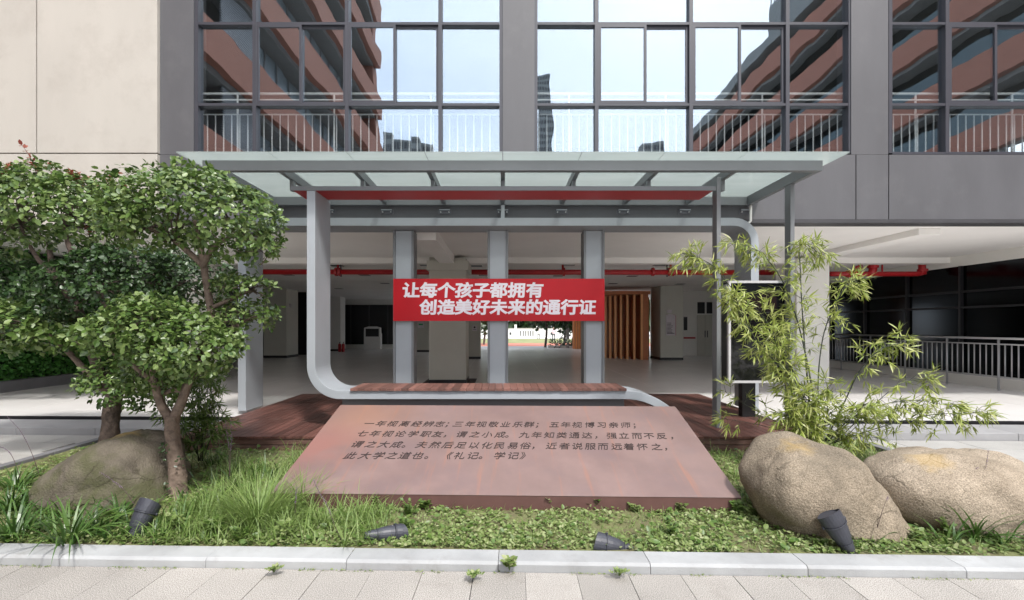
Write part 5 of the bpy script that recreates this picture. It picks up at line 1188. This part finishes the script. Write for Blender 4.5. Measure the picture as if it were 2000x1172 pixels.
# person in a pale pink shirt on the lawn
def person(label, x, D, h, shirt, legs):
    c = Vector((X(x, D), D, -.02)); root = empty('person', c, label=label, cat='person'); s = h/1.7
    bm_v = [(0, 0, .92), (0, .02, 1.15), (0, .05, 1.36), (0, .0, 1.46), (0, -.03, 1.58), (.11, 0, .88), (.12, .03, .48), (.13, .06, .06), (-.11, 0, .88), (-.13, -.05, .48), (-.15, .0, .06), (.19, .03, 1.36), (.26, -.02, 1.12), (.16, -.2, 1.35), (-.19, .03, 1.36), (-.27, -.04, 1.12), (-.12, -.22, 1.0), (.13, -.06, .02), (-.15, -.12, .02), (0, -.03, 1.68)]
    ed_ = [(0, 1), (1, 2), (2, 3), (3, 4), (0, 5), (5, 6), (6, 7), (0, 8), (8, 9), (9, 10), (2, 11), (11, 12), (12, 13), (2, 14), (14, 15), (15, 16), (7, 17), (10, 18), (4, 19)]
    rad_ = [.13, .13, .14, .055, .09, .09, .06, .045, .09, .06, .045, .06, .045, .032, .06, .045, .032, .04, .04, .07]
    me = bpy.data.meshes.new('body'); me.from_pydata([tuple(Vector(v)*s) for v in bm_v], ed_, []); o = link('body', me, root)
    me.materials.append(shirt)
    o.modifiers.new('skin', 'SKIN')
    for i, r in enumerate(rad_): me.skin_vertices[0].data[i].radius = (r*s, r*s)
    me.skin_vertices[0].data[0].use_root = True
    o.modifiers.new('sub', 'SUBSURF').levels = 1; o.modifiers['sub'].render_levels = 2
    bpy.context.view_layer.update(); e = bpy.data.meshes.new_from_object(o.evaluated_get(bpy.context.evaluated_depsgraph_get())); o.modifiers.clear(); o.data = e
    e.materials.clear(); [e.materials.append(m) for m in (shirt, legs, M['skin'], M['black'])]
    for f in e.polygons:
        z = f.center.z/s; x_ = abs(f.center.x)/s
        f.material_index = 3 if (z > 1.60 or (z > 1.5 and f.center.y > .03)) or z < .05 else 2 if z > 1.45 or (z < 1.1 and (x_ > .2 or f.center.y < -.14*s) and z > .9) else 0 if z > .92 else 1
        f.use_smooth = True
M['skin'] = mat('skin', (.45, .28, .2), .6); M['pink'] = mat('pale_pink_shirt', (.62, .50, .55), .8); M['trou'] = mat('dark_trousers', (.06, .06, .07), .8)
person('person in pale pink shirt standing on the far lawn', 1081.5, 48, 1.55, M['pink'], M['trou'])
person('small distant person in white near the far wall', 1052, 57, 1.3, M['whitep'], M['trou'])

# ================================================================ BUILDINGS BEHIND THE CAMERA (seen mirrored in the upper windows)
LW = empty('school_wing', (-15, -7, 0), label='tall terracotta banded wing mirrored in the left upper windows', cat='building')
y0, y1 = -22.0, 6.6; xf = -10.2
for k in range(7):
    zb_ = 3.18+3.9*k-.02
    if k == 0: zb_ = 3.18
    bx('parapet', (xf-.35, y0, zb_), (xf, y1, zb_+1.42), M['terra'], LW); bx('floor_slab', (xf-7.9, y0+.1, zb_-.25), (xf-.36, y1, zb_-.002), M['wgrey'], LW)
    z2_ = zb_+3.9-.25 if k < 6 else 29
    if k < 6: bx('window_band', (xf-1.25, y0+3.2, zb_+.9), (xf-1.2, y1-10.9, zb_+3.6), M['wingg_sky'], LW); bx('recess_wall', (xf-1.6, y0+.2, zb_), (xf-1.5, y1, zb_+3.64), M['terra_d'], LW)
    if k < 6:
        q = MB()
        for y in np.arange(y0+3.2, y1-10.9, 1.3): q.box((xf-1.19, y, zb_+.9), (xf-1.13, y+.08, zb_+3.6))
        q.build('mullions', M['wgrey'], LW)
        q = MB()
        for z in np.arange(zb_+1.45, zb_+3.6, .09): q.box((xf-.5, -3.8, z), (xf-.42, -1.5, z+.035))
        q.build('louvres', M['steel'], LW)
bx('roof', (xf-8, y0, 26.2), (xf-.2, y1, 26.5), M['wgrey'], LW); bx('end_wall', (xf-8, y0-.3, 0), (xf-.6, y0-.01, 27.6), M['terra'], LW); bx('end_column', (xf-1.4, y0, 0), (xf-.36, y0+.9, 27.9), M['terra'], LW)
bx('outer_wall', (xf-8.2, y0, 0), (xf-8.01, y1, 26.2), M['terra'], LW); bx('ground_wall', (xf-1.4, y0, 0), (xf-1.0, y1, 3.1), M['wgrey'], LW)
q = MB()
for y in np.arange(y0, y0+8, .25): q.box((xf-.2, y, 27.98), (xf-.16, y+.04, 28.9))
q.box((xf-.2, y0, 28.9), (xf-.16, y0+8, 28.96)); q.build('roof_railing', M['darkline'], LW)
for o in list(LW.children): o.location -= LW.location
RW = empty('school_wing', (26, -2, 0), 0, label='long terracotta banded wing mirrored in the right upper windows', cat='building')
for k in range(7):
    zb_ = 3.2+3.9*k
    bx('parapet', (0, -50, zb_), (.4, 14, zb_+1.6), M['terra'], RW); bx('floor_slab', (.41, -50, zb_-.25), (9, 14, zb_-.002), M['wgrey'], RW)
    bx('window_band', (1.3, -49, zb_+1.0), (1.35, 13, zb_+3.6), M['wingg'], RW); bx('recess_wall', (1.6, -49.5, zb_), (1.7, 13.5, zb_+3.64), M['terra_d'], RW)
bx('roof_block', (.2, -28.6, 30.4), (8.8, 14, 34.2), M['wgrey'], RW); bx('outer_wall', (9.05, -50, 0), (9.3, 14, 30), M['terra'], RW); bx('end_wall', (.5, -50.4, 0), (9, -50.01, 30), M['terra'], RW); bx('roof', (.0, -50, 29.2), (9.0, 14, 30.38), M['wgrey'], RW)
q = MB()
for y in np.arange(-28.6, 14, .5): q.box((0.2, y, 34.2), (.26, y+.06, 36.4))
q.box((.2, -28.6, 36.4), (.26, 14, 36.5)); q.build('roof_railing', M['darkline'], RW)
RW.rotation_euler.z = R(1.5)
def tower(label, pa, pb, ytop, D, rows, cols):
    x0, x1 = X(pa, D), X(pb, D); zt_ = Z(ytop, D); y = 16-D
    t = empty('apartment_tower', ((x0+x1)/2, y, 0), label=label, cat='building', group='distant towers mirrored in the windows'); w_ = (x1-x0)/2
    bx('block', (-w_, -w_*1.5, 0), (w_, 0, zt_), M['wgrey'], t); q = MB()
    for r in range(rows):
        for c in range(cols):
            xx = -w_+2*w_*(c+.2)/cols; zz_ = zt_*(r+.25)/rows; q.box((xx, .001, zz_), (xx+2*w_*.6/cols, .08, zz_+zt_*.5/rows))
    o = q.build('window_grid', M['darkline'], t); o['kind'] = 'stuff'
tower('slim distant tower mirrored in the middle window', 1047, 1076, 148, 216, 36, 6)
tower('low distant block mirrored at the left window edge', 738, 760, 254, 150, 18, 5)
tower('wide low distant block mirrored beside the wing', 760, 790, 272, 160, 18, 6)
tower('distant block with raised corner mirrored at left', 792, 812, 262, 150, 18, 5)
tower('distant block mirrored left of the grey pilaster', 813, 841, 276, 155, 18, 6)
tower('low block mirrored at the foot of the middle window', 1262, 1300, 281, 150, 16, 7)
